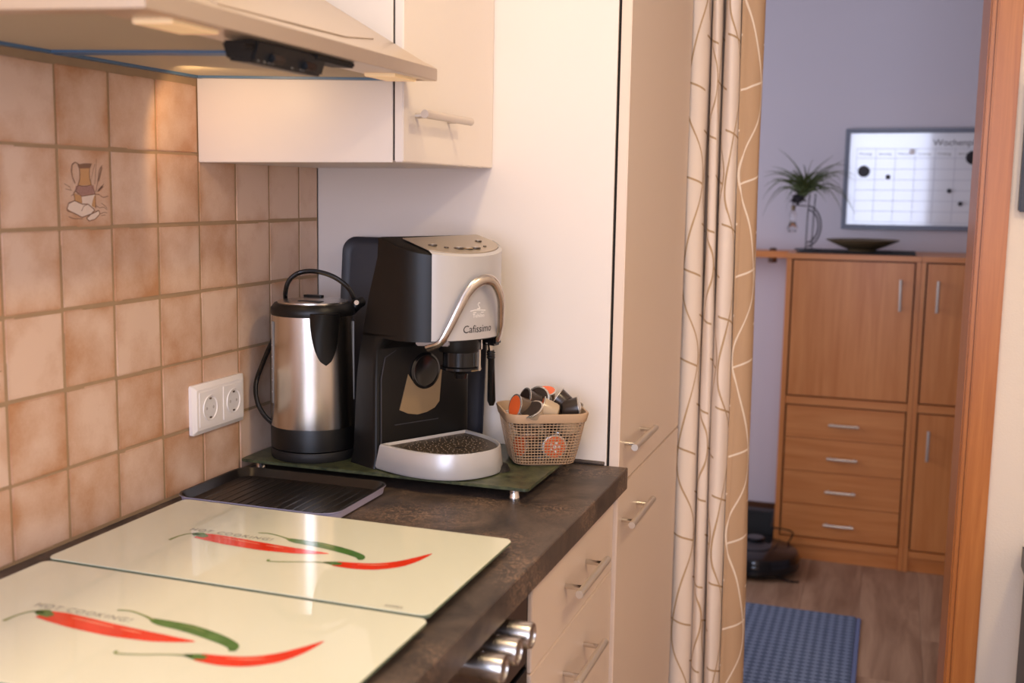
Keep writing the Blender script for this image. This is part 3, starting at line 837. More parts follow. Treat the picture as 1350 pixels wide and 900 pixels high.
# ------------------------------------------------------------------ double wall socket
sk = empty('wall_socket', 'white double wall socket on the tiles left of kettle', 'socket', loc=(0, -0.3615, 0.130))
fr = MB()
def yz(y0, y1, z0, z1, x, r=0.004):
    return [(x, p[0], p[1]) for p in rrect(y0, y1, z0, z1, r, 0, 3)]
fr.loft([yz(-0.0765, 0.0765, -0.0405, 0.0405, 0.0005), yz(-0.0765, 0.0765, -0.0405, 0.0405, 0.006), yz(-0.069, 0.069, -0.0330, 0.0330, 0.011, 0.003), yz(-0.064, 0.064, -0.0285, 0.0285, 0.0112, 0.002)], True, True)
fr.build('frame', M_WHITEP, sk, angle=20)
for y in (-0.0345, 0.0345):
    ins = MB(); ins.prism(yz(y - 0.029, y + 0.029, -0.0285, 0.0285, 0.0112, 0.002), (0.0012, 0, 0))
    io = ins.build('socket_insert', M_WHITEP, sk, 0.0004)
    rc = MB(); rc.lathe([(0.0205, 0.0126), (0.0198, 0.0140), (0.0188, 0.0132), (0.0180, 0.0126)], (0, y, 0), 32, 0, 'x', False, False); rc.build('rim', M_WHITEP, io)
    rc = MB(); rc.lathe([(0.0180, 0.01245), (0.0180, 0.0127)], (0, y, 0), 32, 0, 'x'); rc.build('recess', M_SOCKIN, io)
    for z in (0.0155, -0.0155):
        MB().box(0.0126, 0.0145, y - 0.0022, y + 0.0022, z - 0.0013, z + 0.0013).build('earth_clip', M_CLIP, io)
    for dy in (-0.0095, 0.0095):
        MB().lathe([(0.0026, 0.0126), (0.0026, 0.0129)], (0, y + dy, 0), 10, 0, 'x').build('pin_hole', M_PIN, io)

# ------------------------------------------------------------------ kettle
KC = Vector((0.1055, -0.2185, ZB))
ke = empty('kettle', 'tall brushed steel electric kettle with black spout, lid ring and base', 'kettle', loc=KC)
MB().lathe([(0.072, 0.0), (0.0735, 0.003), (0.0735, 0.014), (0.072, 0.0165)], seg=48).build('power_base', M_BLACKM, ke)
MB().lathe([(0.0705, 0.017), (0.0735, 0.019), (0.0738, 0.052), (0.0728, 0.056)], seg=48).build('bottom_ring', M_BLACK, ke)
MB().lathe([(0.0730, 0.056), (0.0733, 0.058), (0.0722, 0.150), (0.0708, 0.246)], seg=64).build('body', M_KETTLE, ke)
MB().lathe([(0.0712, 0.246), (0.0722, 0.250), (0.0718, 0.258), (0.066, 0.2655), (0.058, 0.267)], seg=48).build('lid_ring', M_BLACK, ke)
lid = MB().lathe([(0.0605, 0.2665), (0.060, 0.2690), (0.045, 0.2705), (0.0, 0.2710)], seg=48).build('lid', M_STEEL, ke)
MB().prism([(p[0] + 0.012, p[1] - 0.03, 0.2700) for p in rrect(-0.022, 0.022, -0.009, 0.009, 0.004, 0)], (0, 0, 0.0013)).build('lid_catch', M_BLACK, lid, 0.0005)
MB().prism([(p[0] - 0.02, p[1] + 0.04, 0.2705) for p in rrect(-0.018, 0.018, -0.006, 0.006, 0.003, 0)], (0, 0, 0.004)).build('lid_tab', M_BLACK, lid, 0.0005)
# spout: drop shaped, swelling towards its top
sp = MB()
ax = Vector((0.71, -0.704, 0)); ay = Vector((0.704, 0.71, 0))
nz, npf = 14, 12
rows_ = []
for i in range(nz + 1):
    t = i / nz; z = 0.166 + t * (0.2535 - 0.166)
    half = 0.0275 * math.sqrt(max(0.0, 1 - (1 - t) ** 2.3))
    half = max(half, 0.0005)
    bulge = 0.016 * t ** 1.6
    row = []
    for k in range(npf + 1):
        q_ = -1 + 2 * k / npf
        ph = q_ * half / 0.0712
        rr = 0.0712 + 0.0012 + bulge * (1 - q_ * q_)
        if abs(q_) == 1: rr = 0.0700
        row.append(ax * (rr * math.cos(ph)) + ay * (rr * math.sin(ph)) + Vector((0, 0, z)))
    rows_.append(row)
bvs = [p for r in rows_ for p in r]; W_ = npf + 1
bfs = [(i * W_ + k, i * W_ + k + 1, (i + 1) * W_ + k + 1, (i + 1) * W_ + k) for i in range(nz) for k in range(npf)]
bfs.append(tuple(nz * W_ + k for k in range(W_)))
sp.add(bvs, bfs)
sp.build('spout', M_BLACK, ke)
vd = Vector((0.474, -0.88, 0)); vr = Vector((0.88, 0.474, 0))   # towards viewer, to the right
# water gauge on the left, slim one on the right
for sgn, zz0, zz1, w_ in ((-1, 0.095, 0.236, 0.0045), (1, 0.100, 0.236, 0.0022)):
    dirv = (vr * sgn + vd * 0.34).normalized(); tv = Vector((-dirv.y, dirv.x, 0))
    gm = MB(); o_ = dirv * 0.0705
    pts = [o_ + tv * w_ , o_ - tv * w_, o_ - tv * w_ + dirv * 0.0028, o_ + tv * w_ + dirv * 0.0028]
    gm.prism([p + Vector((0, 0, zz0)) for p in pts], (0, 0, zz1 - zz0))
    go = gm.build('water_gauge', M_GAUGE, ke, 0.001)
    if sgn < 0:
        for k in range(5):
            zc = zz0 + 0.02 + 0.02 * k
            c0 = o_ + dirv * 0.0029
            tk = MB(); tk.prism([c0 + tv * 0.002 + Vector((0, 0, zc)), c0 - tv * 0.002 + Vector((0, 0, zc)), c0 - tv * 0.002 + Vector((0, 0, zc + 0.0012)), c0 + tv * 0.002 + Vector((0, 0, zc + 0.0012))], dirv * 0.0003)
            tk.build('level_mark', M_WHITEP, go)
# handle bracket at the right, with a chrome screw
hp = vr * 0.074 - vd * 0.004
hbm = MB(); hbm.tube([hp + Vector((0, 0, 0.250)) - vr * 0.010, hp + Vector((0, 0, 0.262)), hp + vr * 0.010 + Vector((0, 0, 0.266)) - vd * 0.01], [0.009, 0.0105, 0.009], 12)
ho = hbm.build('handle', M_BLACK, ke)
sc0 = hp + vd * 0.009 + Vector((0, 0, 0.266))
MB().tube([sc0, sc0 + vd * 0.004], 0.0042, 12).build('hinge_screw', M_CHROME, ho)
# black cable loop: over the lid, down behind, out at the left, into the base
def smooth(pts, n=8):
    P_ = [Vector(p) for p in pts]; out = []
    for i in range(len(P_) - 1):
        p0, p1, p2, p3 = P_[max(i - 1, 0)], P_[i], P_[i + 1], P_[min(i + 2, len(P_) - 1)]
        for k in range(n):
            t = k / n
            out.append(0.5 * ((2 * p1) + (p2 - p0) * t + (2 * p0 - 5 * p1 + 4 * p2 - p3) * t * t + (-p0 + 3 * p1 - 3 * p2 + p3) * t ** 3))
    out.append(P_[-1]); return out
def kp(r_, d_, z_): return vr * r_ + vd * d_ + Vector((0, 0, z_))
cable = smooth([kp(0.074, -0.012, 0.262), kp(0.062, -0.014, 0.288), kp(0.036, -0.018, 0.308), kp(0.006, -0.022, 0.317), kp(-0.022, -0.024, 0.315), kp(-0.040, -0.028, 0.302), kp(-0.047, -0.034, 0.282), kp(-0.048, -0.058, 0.262),
                kp(-0.050, -0.078, 0.245), kp(-0.066, -0.058, 0.205), kp(-0.086, -0.030, 0.160), kp(-0.0985, -0.010, 0.125), kp(-0.097, -0.005, 0.095), kp(-0.086, 0.0, 0.072), kp(-0.070, 0.004, 0.056)])
MB().tube(cable, 0.0042, 10).build('power_cord', M_BLACKG, ke)

# ------------------------------------------------------------------ coffee machine
cm = empty('coffee_machine', 'black and silver capsule coffee machine with chrome lever arch and drip tray', 'coffee machine', loc=(0.264, -0.253, ZB), rz=math.atan2(0.878, 0.478))
# local frame: x = along the width (s, left to right), y = -t (front is -y), z up
def ms(s_, t_, z_): return (s_, -t_, z_)
def dplan(s0, s1, tb, t0, b_, z, n=18, sq=2.0):
    """plan outline: straight sides from tb to t0, bowed front of depth b_"""
    c = (s0 + s1) / 2; a_ = (s1 - s0) / 2
    pts = [ms(s0, tb, z)]
    for i in range(n + 1):
        th = PI - PI * i / n
        cx, sy = math.cos(th), math.sin(th)
        pts.append(ms(c + a_ * math.copysign(abs(cx) ** (2 / sq), cx), t0 + b_ * abs(sy) ** (2 / sq), z))
    pts.append(ms(s1, tb, z))
    return pts
S0, S1 = -0.025, 0.178
lo_ = MB()
lo_.loft([dplan(S0 - 0.004, S1 + 0.004, -0.068, -0.012, 0.012, 0.0, sq=6), dplan(S0, S1, -0.066, -0.012, 0.012, 0.02, sq=6), dplan(S0, S1, -0.055, -0.012, 0.012, 0.15, sq=6), dplan(S0, S1, -0.045, -0.010, 0.012, 0.20, sq=6), dplan(S0, S1, -0.038, -0.004, 0.05, 0.222, sq=3), dplan(S0, S1, -0.036, 0.05, 0.072, 0.226)])
lo_.build('lower_body', M_BLACK, cm, angle=40)
hdb = MB()
hdb.loft([dplan(S0, S1, -0.040, 0.053, 0.072, 0.220), dplan(S0, S1, -0.022, 0.053, 0.072, 0.285), dplan(S0, S1, 0.002, 0.053, 0.072, 0.350)], True, False)
# sloping top: rises towards the back
def top_ring(off_, zoff):
    pts = dplan(S0 + off_, S1 - off_, 0.004 + off_, 0.053, 0.072 - off_, 0)
    return [(p[0], p[1], 0.352 + (0.125 + p[1]) * 0.24 + zoff) for p in pts]
hdb2 = MB()
r0 = dplan(S0, S1, 0.002, 0.053, 0.072, 0.350)
hdb.loft([r0, top_ring(0.0, 0.0), top_ring(0.004, 0.003)], False, True)
hdb.build('housing', M_BLACK, cm, angle=40)
# silver bow shell
def bow(s_, off_=0.0):
    c = (S0 + S1) / 2; a_ = (S1 - S0) / 2 + off_
    return 0.053 + (0.072 + off_) * math.sqrt(max(0, 1 - ((s_ - c) / a_) ** 2))
sh = MB()
SS = [0.004 + i * (0.174 - 0.004) / 40 for i in range(41)]
SS = SS + [S1 + 0.0005]
def wallring(z0f, z1f, off0, off1):
    a_ = [ms(s_, bow(s_, off0), z0f(s_)) for s_ in SS]
    b__ = [ms(s_, bow(s_, off1), z1f(s_)) for s_ in SS]
    return a_, b__
ztop = lambda s_: 0.3545 + (0.125 - bow(s_)) * 0.24
zbot = lambda s_: 0.222
a1, b1 = wallring(zbot, lambda s_: 0.34, 0.0018, 0.0018)
a2 = [ms(s_, bow(s_, 0.0018), ztop(s_)) for s_ in SS]
a3 = [ms(s_, bow(s_, -0.004), ztop(s_) + 0.0042) for s_ in SS]
a0 = [ms(s_, bow(s_, -0.002), 0.222) for s_ in SS]
sh.loft([a0, a1, b1, a2, a3], False, False, closed=False)
sh.build('silver_front', M_SILVER, cm, angle=50)
# silver button panel on top
tp = MB()
pts = [ms(0.004, 0.030, 0)] + [ms(s_, bow(s_, -0.0045), 0) for s_ in SS[:-1]] + [ms(0.172, 0.020, 0)]
pts = [(p[0], p[1], 0.3575 + (0.125 + p[1]) * 0.24) for p in pts]
tp.prism(pts, (0, 0, 0.0016))
tpo = tp.build('button_panel', M_SILVERD, cm, 0.0006)
for i, (s_, t_, r_) in enumerate([(0.030, 0.075, 0.0075), (0.046, 0.090, 0.004), (0.068, 0.095, 0.0085), (0.085, 0.098, 0.0085), (0.102, 0.097, 0.0085), (0.140, 0.060, 0.006), (0.128, 0.090, 0.003)]):
    zc = 0.3591 + (0.125 - t_) * 0.24
    MB().lathe([(r_, 0.0), (r_, 0.0012), (r_ * 0.8, 0.0018)], ms(s_, t_, zc), 18).build('button_ring', M_GRATE if i != 3 else M_BADGE, tpo)
    if i not in (1, 6): MB().lathe([(r_ * 0.55, 0.0018), (r_ * 0.5, 0.0024)], ms(s_, t_, zc), 14).build('button_cap', M_SILVER, tpo)
# lever arch
lv = smooth([ms(0.004, 0.095, 0.210), ms(0.012, 0.117, 0.220), ms(0.024, 0.126, 0.244), ms(0.038, 0.131, 0.272), ms(0.053, 0.134, 0.297), ms(0.070, 0.137, 0.313), ms(0.090, 0.139, 0.3185), ms(0.108, 0.138, 0.311), ms(0.124, 0.134, 0.288), ms(0.133, 0.126, 0.260), ms(0.139, 0.118, 0.235), ms(0.146, 0.104, 0.213)], 6)
rl = []
nl = len(lv)
for i in range(nl):
    t = i / (nl - 1); rl.append(0.0040 + 0.0016 * math.sin(PI * min(1, max(0, t))) ** 2)
MB().tube(lv, rl, 14, flat=1.55, up=(0, -1, 0.0)).build('lever', M_LEVER, cm)
lf = MB(); lf.prism([ms(-0.012, 0.085, 0.214), ms(0.026, 0.125, 0.214), ms(0.034, 0.108, 0.214), ms(0.03, 0.07, 0.214)], (0, 0, 0.009))
lf.build('lever_hinge', M_OVENP, cm, 0.002)
lf = MB(); lf.prism([ms(0.135, 0.110, 0.204), ms(0.160, 0.100, 0.204), ms(0.165, 0.06, 0.204), ms(0.135, 0.07, 0.204)], (0, 0, 0.018))
lf.build('lever_hinge', M_BLACK, cm, 0.004)
# brew head
MB().lathe([(0.036, 0.224), (0.035, 0.200), (0.033, 0.196)], ms(0.092, 0.070, 0), 32).build('brew_head', M_BLACK, cm)
MB().lathe([(0.030, 0.198), (0.030, 0.172), (0.034, 0.170), (0.034, 0.166), (0.012, 0.158), (0.010, 0.150)], ms(0.096, 0.070, 0), 32).build('capsule_holder', M_BLACKG, cm)
rg = MB(); rg.tube([ms(0.096 + 0.0335 * math.cos(a), 0.070 + 0.0335 * math.sin(a), 0.1665) for a in [math.radians(x) for x in range(-60, 101, 8)]], 0.0015, 6); rg.build('holder_ring', M_BRONZE, cm)
MB().box(0.105, 0.108, -0.106, -0.103, 0.166, 0.200).build('holder_seam', M_SATIN, cm)
# water dial and badge on the lower front
bd = MB()
bo = [(0.022, 0.094), (0.040, 0.153), (0.048, 0.142), (0.058, 0.132), (0.072, 0.127), (0.086, 0.128), (0.099, 0.138), (0.108, 0.150), (0.114, 0.162), (0.108, 0.100), (0.098, 0.090), (0.080, 0.084), (0.060, 0.082), (0.040, 0.086)]
bd.prism([ms(s_, -0.0005, z_) for s_, z_ in bo], (0, -0.0018, 0)); bd.build('badge', M_BADGE, cm, 0.0004)
MB().lathe([(0.031, 0.002), (0.031, -0.003), (0.027, -0.0045), (0.024, -0.003), (0.0, -0.003)], ms(0.076, 0.0, 0.156), 36, 0, 'y').build('water_dial', M_BLACKG, cm)
sl_ = MB(); sl_.box(0.012, 0.106, -0.0014, 0.001, 0.069, 0.0705); sl_.build('front_seam', M_DGREY, cm)
fp_ = MB(); fp_.tube([ms(-0.016, 0.0008, 0.03), ms(-0.016, 0.0008, 0.15), ms(-0.008, 0.0008, 0.185), ms(0.014, 0.0008, 0.196)], 0.0012, 6); fp_.build('front_edge_bead', M_DGREY, cm)
# steam wand at the right
MB().tube(smooth([ms(0.166, 0.055, 0.222), ms(0.168, 0.060, 0.205), ms(0.169, 0.063, 0.188)]), 0.0038, 10).build('steam_pipe', M_CHROME, cm)
MB().tube([ms(0.169, 0.063, 0.190), ms(0.170, 0.063, 0.176), ms(0.1705, 0.063, 0.174), ms(0.173, 0.062, 0.102), ms(0.1735, 0.062, 0.094)], [0.0062, 0.0066, 0.0058, 0.0072, 0.004], 14).build('steam_wand_grip', M_BLACKG, cm)
for z_ in (0.186, 0.182, 0.178):
    MB().lathe([(0.0072, z_ - 0.001), (0.0072, z_ + 0.001)], ms(0.1695, 0.063, 0), 14).build('grip_ring', M_BLACKM, cm)
br_ = MB(); br_.tube([ms(0.128, 0.085, 0.222), ms(0.128, 0.085, 0.198), ms(0.122, 0.085, 0.197)], 0.0018, 8); br_.build('wire_bracket', M_CHROME, cm)
br_ = MB(); br_.tube([ms(0.140, 0.085, 0.222), ms(0.140, 0.085, 0.206)], 0.003, 8); br_.build('wire_bracket', M_CHROME, cm)
# steam knob on the right flank
MB().lathe([(0.0185, 0.178), (0.0185, 0.188), (0.016, 0.192), (0.0, 0.193)], (0, -0.035, 0.318), 24, 0, 'x').build('steam_knob', M_BLACK, cm)
# writing on the front
def on_bow(o):
    for v in o.data.vertices:
        s_, z_ = v.co.x, v.co.z
        v.co.y = -bow(s_, 0.0018) - 0.0004
tx = text_mesh('Cafissimo', 0.017, M_TEXT, cm, width=0.062, shear=0.12, matrix=frame_matrix((0.052, 0, 0.2335), (1, 0, 0), (0, 0, 1)))
on_bow(tx)
tx2 = text_mesh('Tchibo', 0.0085, M_TEXTW, cm, width=0.026, matrix=frame_matrix((0.071, 0, 0.2575), (1, 0, 0), (0, 0, 1)))
on_bow(tx2)
em = MB()
def strip(pts, w_):
    for (x0, z0), (x1, z1) in zip(pts, pts[1:]):
        d_ = Vector((x1 - x0, z1 - z0)); d_.normalize(); nx, nz_ = -d_.y * w_, d_.x * w_
        em.add([(x0 - nx, 0, z0 - nz_), (x1 - nx, 0, z1 - nz_), (x1 + nx, 0, z1 + nz_), (x0 + nx, 0, z0 + nz_)], [(0, 1, 2, 3)])
strip([(0.080, 0.271), (0.087, 0.2715), (0.084, 0.275), (0.082, 0.278), (0.084, 0.281), (0.087, 0.280)], 0.0007)
strip([(0.066, 0.268), (0.076, 0.2695), (0.086, 0.269), (0.100, 0.2675)], 0.0006)
strip([(0.072, 0.2655), (0.096, 0.2650)], 0.0005)
eo = em.build('emblem', M_TEXTW, cm); on_bow(eo)
# drip tray
def tray_plan(off_, z, n=26):
    s0, s1 = -0.022 + off_, 0.168 - off_
    c = (s0 + s1) / 2; a_ = (s1 - s0) / 2; b_ = 0.150 - off_
    pts = []
    for i in range(n + 1):
        th = PI - PI * i / n
        cx, sy = math.cos(th), math.sin(th)
        pts.append(ms(c + a_ * math.copysign(abs(cx) ** 0.85, cx), 0.004 + off_ * 0.6 + b_ * abs(sy) ** 0.8, z))
    return pts
dt = MB()
dt.loft([tray_plan(-0.004, 0.002), tray_plan(-0.006, 0.006), tray_plan(0.0, 0.040), tray_plan(0.002, 0.043), tray_plan(0.005, 0.0435), tray_plan(0.008, 0.041), tray_plan(0.009, 0.037)], True, True)
dto = dt.build('drip_tray', M_SILVER, cm, angle=50)
MB().prism(tray_plan(0.0095, 0.0372), (0, 0, 0.0022)).build('drip_grate', M_GRATE, dto, 0.0006)
dots = MB()
for i in range(17):
    for j in range(14):
        s_ = -0.006 + i * 0.0098 + (0.0049 if j % 2 else 0); t_ = 0.018 + j * 0.0096 + R.uniform(-0.003, 0.003); s_ += R.uniform(-0.003, 0.003)
        c = 0.073; v_ = 1 - abs((s_ - c) / 0.080) ** 2.2
        if v_ <= 0 or t_ > 0.006 + 0.132 * v_ ** 0.5: continue
        dots.lathe([(0.0013, 0.0), (0.0010, 0.0008)], ms(s_, t_, 0.0394), 6)
do = dots.build('grate_studs', M_STUD, dto); do['kind'] = 'stuff'
MB().prism([ms(0.075 + p[0], 0.095 + p[1], 0.0394) for p in rrect(-0.009, 0.009, -0.003, 0.003, 0.0028, 0)], (0, 0, 0.0006)).build('grate_slot', M_BLACK, dto)
nt_ = MB(); nt_.lathe([(0.026, 0.0), (0.022, 0.009), (0.0, 0.011)], ms(0.128, 0.122, 0.0), 20); nt_.build('finger_notch', M_BLACKM, dto)

# ------------------------------------------------------------------ dark tray leaning upright behind the machine
lt = empty('serving_tray', 'dark grey round-cornered tray leaning upright behind the coffee machine', 'tray', loc=(0.211, -0.046, ZB + 0.001))
lm_ = MB()
def ltr(inset, y, r): return [(p[0], y, p[1] + 0.1855) for p in rrect(-0.148 + inset, 0.148 - inset, -0.1855 + inset, 0.1855 - inset, r, 0, 8)]
lm_.loft([ltr(0.006, 0.0, 0.024), ltr(0.0, -0.010, 0.028), ltr(0.0015, -0.0112, 0.027), ltr(0.010, -0.004, 0.022), ltr(0.016, -0.0035, 0.02)], True, True)
lo2 = lm_.build('tray_body', M_DGREY, lt, angle=40)
lt.rotation_euler = (math.radians(-5.6), 0, 0)

# ------------------------------------------------------------------ basket with capsules
BC = Vector((0.482, -0.101, ZB)); BA = math.radians(28)
bk = empty('capsule_basket', 'small taupe plastic mesh basket filled with coffee capsules', 'basket', loc=BC, rz=BA)
BH = 0.092
def bplan(z):
    t = z / BH
    hx = 0.050 + 0.019 * t ** 0.8; hy = 0.046 + 0.020 * t ** 0.8
    return hx, hy, 0.02 + 0.004 * t
def bring(z, nper=26, inset=0.0):
    hx, hy, r = bplan(z); hx -= inset; hy -= inset
    base = rrect(-hx, hx, -hy, hy, r, z, 6)
    P_ = [Vector(p) for p in base]; P_.append(P_[0]); L_ = [0]
    for a, b_ in zip(P_, P_[1:]): L_.append(L_[-1] + (b_ - a).length)
    out = []; n = nper * 4
    for i in range(n):
        d_ = L_[-1] * i / n
        k = max(j for j in range(len(L_) - 1) if L_[j] <= d_ + 1e-9)
        out.append(P_[k].lerp(P_[k + 1], (d_ - L_[k]) / max(1e-9, L_[k + 1] - L_[k])))
    return out
ms_ = MB()
NZ = 15
zz = [0.004 + (BH - 0.018) * k / NZ for k in range(NZ + 1)]
rg_ = [bring(z, 19) for z in zz]; nb = len(rg_[0])
def bar4(mb, a, b_, w_, up):
    d_ = (b_ - a).normalized(); s_ = d_.cross(up).normalized() * w_; u_ = up.normalized() * w_
    mb.add([a - s_ - u_, a + s_ - u_, a + s_ + u_, a - s_ + u_, b_ - s_ - u_, b_ + s_ - u_, b_ + s_ + u_, b_ - s_ + u_],
           [(0, 1, 5, 4), (1, 2, 6, 5), (2, 3, 7, 6), (3, 0, 4, 7)])
for k in range(NZ + 1):
    for i in range(nb):
        a = rg_[k][i]; nrm = Vector((a.x, a.y, 0))
        bar4(ms_, a, rg_[k][(i + 1) % nb], 0.00052, nrm)
        if k < NZ: bar4(ms_, a, rg_[k + 1][i], 0.00052, nrm)
mo = ms_.build('mesh_wall', M_BASKET, bk); mo['kind'] = 'stuff'
rm = MB()
rm.loft([bring(BH - 0.016, 20), bring(BH - 0.015, 20, -0.0022), bring(BH - 0.002, 20, -0.0030), bring(BH, 20, -0.002), bring(BH, 20, 0.001), bring(BH - 0.016, 20, 0.0012)], False, False)
rm.build('rim', M_BASKET, bk, angle=50)
bs = MB(); bs.loft([bring(0.0, 20, 0.004), bring(0.0045, 20, -0.0005), bring(0.0045, 20, 0.003)], True, True); bs.build('bottom', M_BASKET, bk)
# inner core so nothing shows through
caps = [
 # local x, y, z, lid direction (local), body mat, lid mat, label
 (-0.040, -0.034, 0.092, (-0.93, -0.30, 0.25), M_CAPB, M_ORANGE, 'brown coffee capsule with orange lid, farthest left in the basket heap'),
 (-0.020, -0.012, 0.098, (-0.90, -0.25, 0.30), M_CAPD, M_CAPD, 'dark brown coffee capsule right behind the leftmost orange lid'),
 (0.000, 0.004, 0.098, (-0.55, -0.75, 0.35), M_CAPB, M_CAPD, 'brown coffee capsule on its side at the top left of the heap'),
 (-0.022, -0.050, 0.082, (-0.45, -0.35, 0.82), M_CAPT, M_CAPD, 'pale coffee capsule with dark lid near the front left of the rim'),
 (0.004, -0.044, 0.088, (-0.90, 0.15, 0.30), M_CAPT, M_ORANGE, 'pale bronze coffee capsule with red-orange lid lying in the front middle'),
 (0.034, -0.014, 0.096, (-0.75, 0.30, 0.55), M_CAPD, M_CAPD, 'dark coffee capsule lying on its side right of the middle'),
 (0.046, -0.030, 0.088, (0.92, -0.28, 0.20), M_CAPD, M_FOIL, 'dark coffee capsule showing a silver rim at the right of the heap'),
 (0.052, 0.012, 0.078, (0.3, 0.4, 0.85), M_CAPT, M_FOIL, 'clear brownish coffee capsule sunk in the right back corner'),
 (0.014, 0.040, 0.094, (-0.15, -0.25, 0.95), M_CAPB, M_ORANGE, 'coffee capsule lying flat at the back with orange lid upward'),
 (0.014, -0.0335, 0.034, (0.0, -1.0, -0.08), M_CAPB, M_ORANGE, 'coffee capsule whose round orange lid presses against the basket front'),
 (0.042, -0.028, 0.064, (-0.45, 0.2, 0.86), M_CAPT, M_FOIL, 'pale shiny capsule behind the mesh at the front right'),
 (-0.030, -0.034, 0.062, (0.0, -0.35, -0.93), M_CAPB, M_ORANGE, 'capsule with tilted orange lid behind the mesh at the front left'),
 (-0.028, -0.018, 0.030, (-0.9, -0.4, 0.1), M_CAPB, M_ORANGE, 'lowest capsule at the left behind the mesh, orange lid outward'),
 (0.028, 0.004, 0.030, (0.3, 0.2, 0.8), M_CAPD, M_CAPD, 'dark capsule at the bottom right inside the basket'),
 (-0.020, 0.026, 0.050, (-0.3, 0.5, 0.8), M_CAPB, M_FOIL, 'brown capsule deep inside the basket at the back left'),
 (0.000, 0.010, 0.022, (0.1, 0.2, -0.95), M_CAPD, M_CAPD, 'dark capsule in the middle of the basket bottom'),
 (0.030, 0.030, 0.056, (0.6, 0.5, 0.5), M_CAPB, M_CAPD, 'brown capsule deep inside the basket at the back right'),
]
cap_shell = MB().lathe([(0.0105, 0.0), (0.0135, 0.002), (0.0150, 0.006), (0.0172, 0.024), (0.0172, 0.0265)], seg=24)
rotb = Matrix.Rotation(BA, 4, 'Z')
bodyme = {}; 
for (x, y, z, d_, bm_, lm2, lab) in caps:
    wpos = Matrix.Translation(BC) @ rotb @ Vector((x, y, z))
    wd_ = (rotb.to_3x3() @ Vector(d_)).normalized()
    c_e = empty('coffee_capsule', lab, 'capsule', 'coffee capsules in the basket')
    c_e.rotation_mode = 'QUATERNION'
    qd = wd_.to_track_quat('Z', 'Y'); c_e.rotation_quaternion = qd
    if z > 0.07: wpos.z += 0.006
    c_e.scale = (1.1, 1.1, 1.1)
    c_e.location = wpos - wd_ * 0.0155
    for key, bld, m_ in (('cup', cap_shell, bm_), ('lid', MB().lathe([(0.0168, 0.0268), (0.0168, 0.0276), (0.0, 0.0279)], seg=24), lm2), ('rim', MB().lathe([(0.0170, 0.0255), (0.0192, 0.0258), (0.0194, 0.0270), (0.0168, 0.0276)], seg=24, cap0=False, cap1=False), M_FOIL)):
        k_ = (key, m_.name)
        if k_ in bodyme:
            o = bpy.data.objects.new(key, bodyme[k_]); COL.objects.link(o); o.parent = c_e
        else:
            o = bld.build(key, m_, c_e); bodyme[k_] = o.data
    if lab.endswith('basket front'):
        em2 = MB()
        for a in range(5):
            an = a * 1.256; em2.lathe([(0.0022, 0.0279), (0.0020, 0.0282)], (0.007 * math.cos(an), 0.007 * math.sin(an), 0), 8)
        em2.lathe([(0.003, 0.0279), (0.0028, 0.0282)], (0, 0, 0), 8)
        em2.build('lid_print', M_TEXTW, c_e)

# ------------------------------------------------------------------ curtain
def curtain():
    ctrl = [(0.556, 0.700), (0.560, 0.665), (0.574, 0.634), (0.596, 0.618), (0.616, 0.628), (0.6255, 0.655), (0.6225, 0.690), (0.6250, 0.708), (0.6290, 0.690),
            (0.6300, 0.655), (0.635, 0.634), (0.643, 0.628), (0.650, 0.636), (0.6525, 0.660), (0.6505, 0.690), (0.6530, 0.708), (0.6565, 0.690), (0.6570, 0.655), (0.663, 0.630), (0.675, 0.620), (0.687, 0.632),
            (0.6915, 0.660), (0.690, 0.695), (0.704, 0.708), (0.725, 0.703), (0.7365, 0.688), (0.733, 0.668), (0.720, 0.656), (0.706, 0.652), (0.700, 0.650), (0.693, 0.649)]
    path = smooth([(x, y, 0) for x, y in ctrl], 5)
    L_ = [0.0]
    for a, b_ in zip(path, path[1:]): L_.append(L_[-1] + (b_ - a).length)
    nz = 40; z0, z1 = FL + 0.02, 1.222
    vs, fs, uvs, mi = [], [], [], []
    n = len(path)
    for side in (0, 1):
        for k in range(nz + 1):
            z = z0 + (z1 - z0) * k / nz
            for i, p in enumerate(path):
                t = (path[min(i + 1, n - 1)] - path[max(i - 1, 0)]).normalized()
                nr = Vector((t.y, -t.x, 0))          # towards the viewer on the front folds
                sway = 0.0025 * math.sin(z * 3.1 + i * 0.13) + 0.0012 * math.sin(z * 9 + i * 0.5)
                spread = 1.0 + 0.05 * (0.9 - z) / 1.8
                x = 0.57 + (p.x - 0.57) * spread + 0.009 * (0.9 - z) / 1.55
                q_ = Vector((x + sway * 0.6, p.y + sway, z)) + nr * (0.0007 if side == 0 else -0.0007)
                vs.append(q_); uvs.append((L_[i], z))
    per = (nz + 1) * n
    for side in (0, 1):
        o = side * per
        for k in range(nz):
            for i in range(n - 1):
                f = (o + k * n + i, o + k * n + i + 1, o + (k + 1) * n + i + 1, o + (k + 1) * n + i)
                fs.append(f if side == 0 else tuple(reversed(f))); mi.append(side)
    me = bpy.data.meshes.new('cloth'); me.from_pydata(vs, [], fs)
    me.materials.append(M_CURF); me.materials.append(M_CURB)
    me.polygons.foreach_set('material_index', mi)
    me.polygons.foreach_set('use_smooth', [True] * len(fs))
    ul = me.uv_layers.new(name='UVMap')
    for lp in me.loops: ul.data[lp.index].uv = uvs[lp.vertex_index]
    root = empty('curtain', 'cream doorway curtain with tan wavy lines drawn aside by the larder', 'curtain', loc=(0, 0, 0))
    o = bpy.data.objects.new('cloth', me); COL.objects.link(o); o.parent = root
    MB().tube([(0.549, 0.690, 1.235), (1.186, 0.690, 1.235)], 0.010, 14).build('curtain_rod', M_SATIN, root)
    return root
curtain()

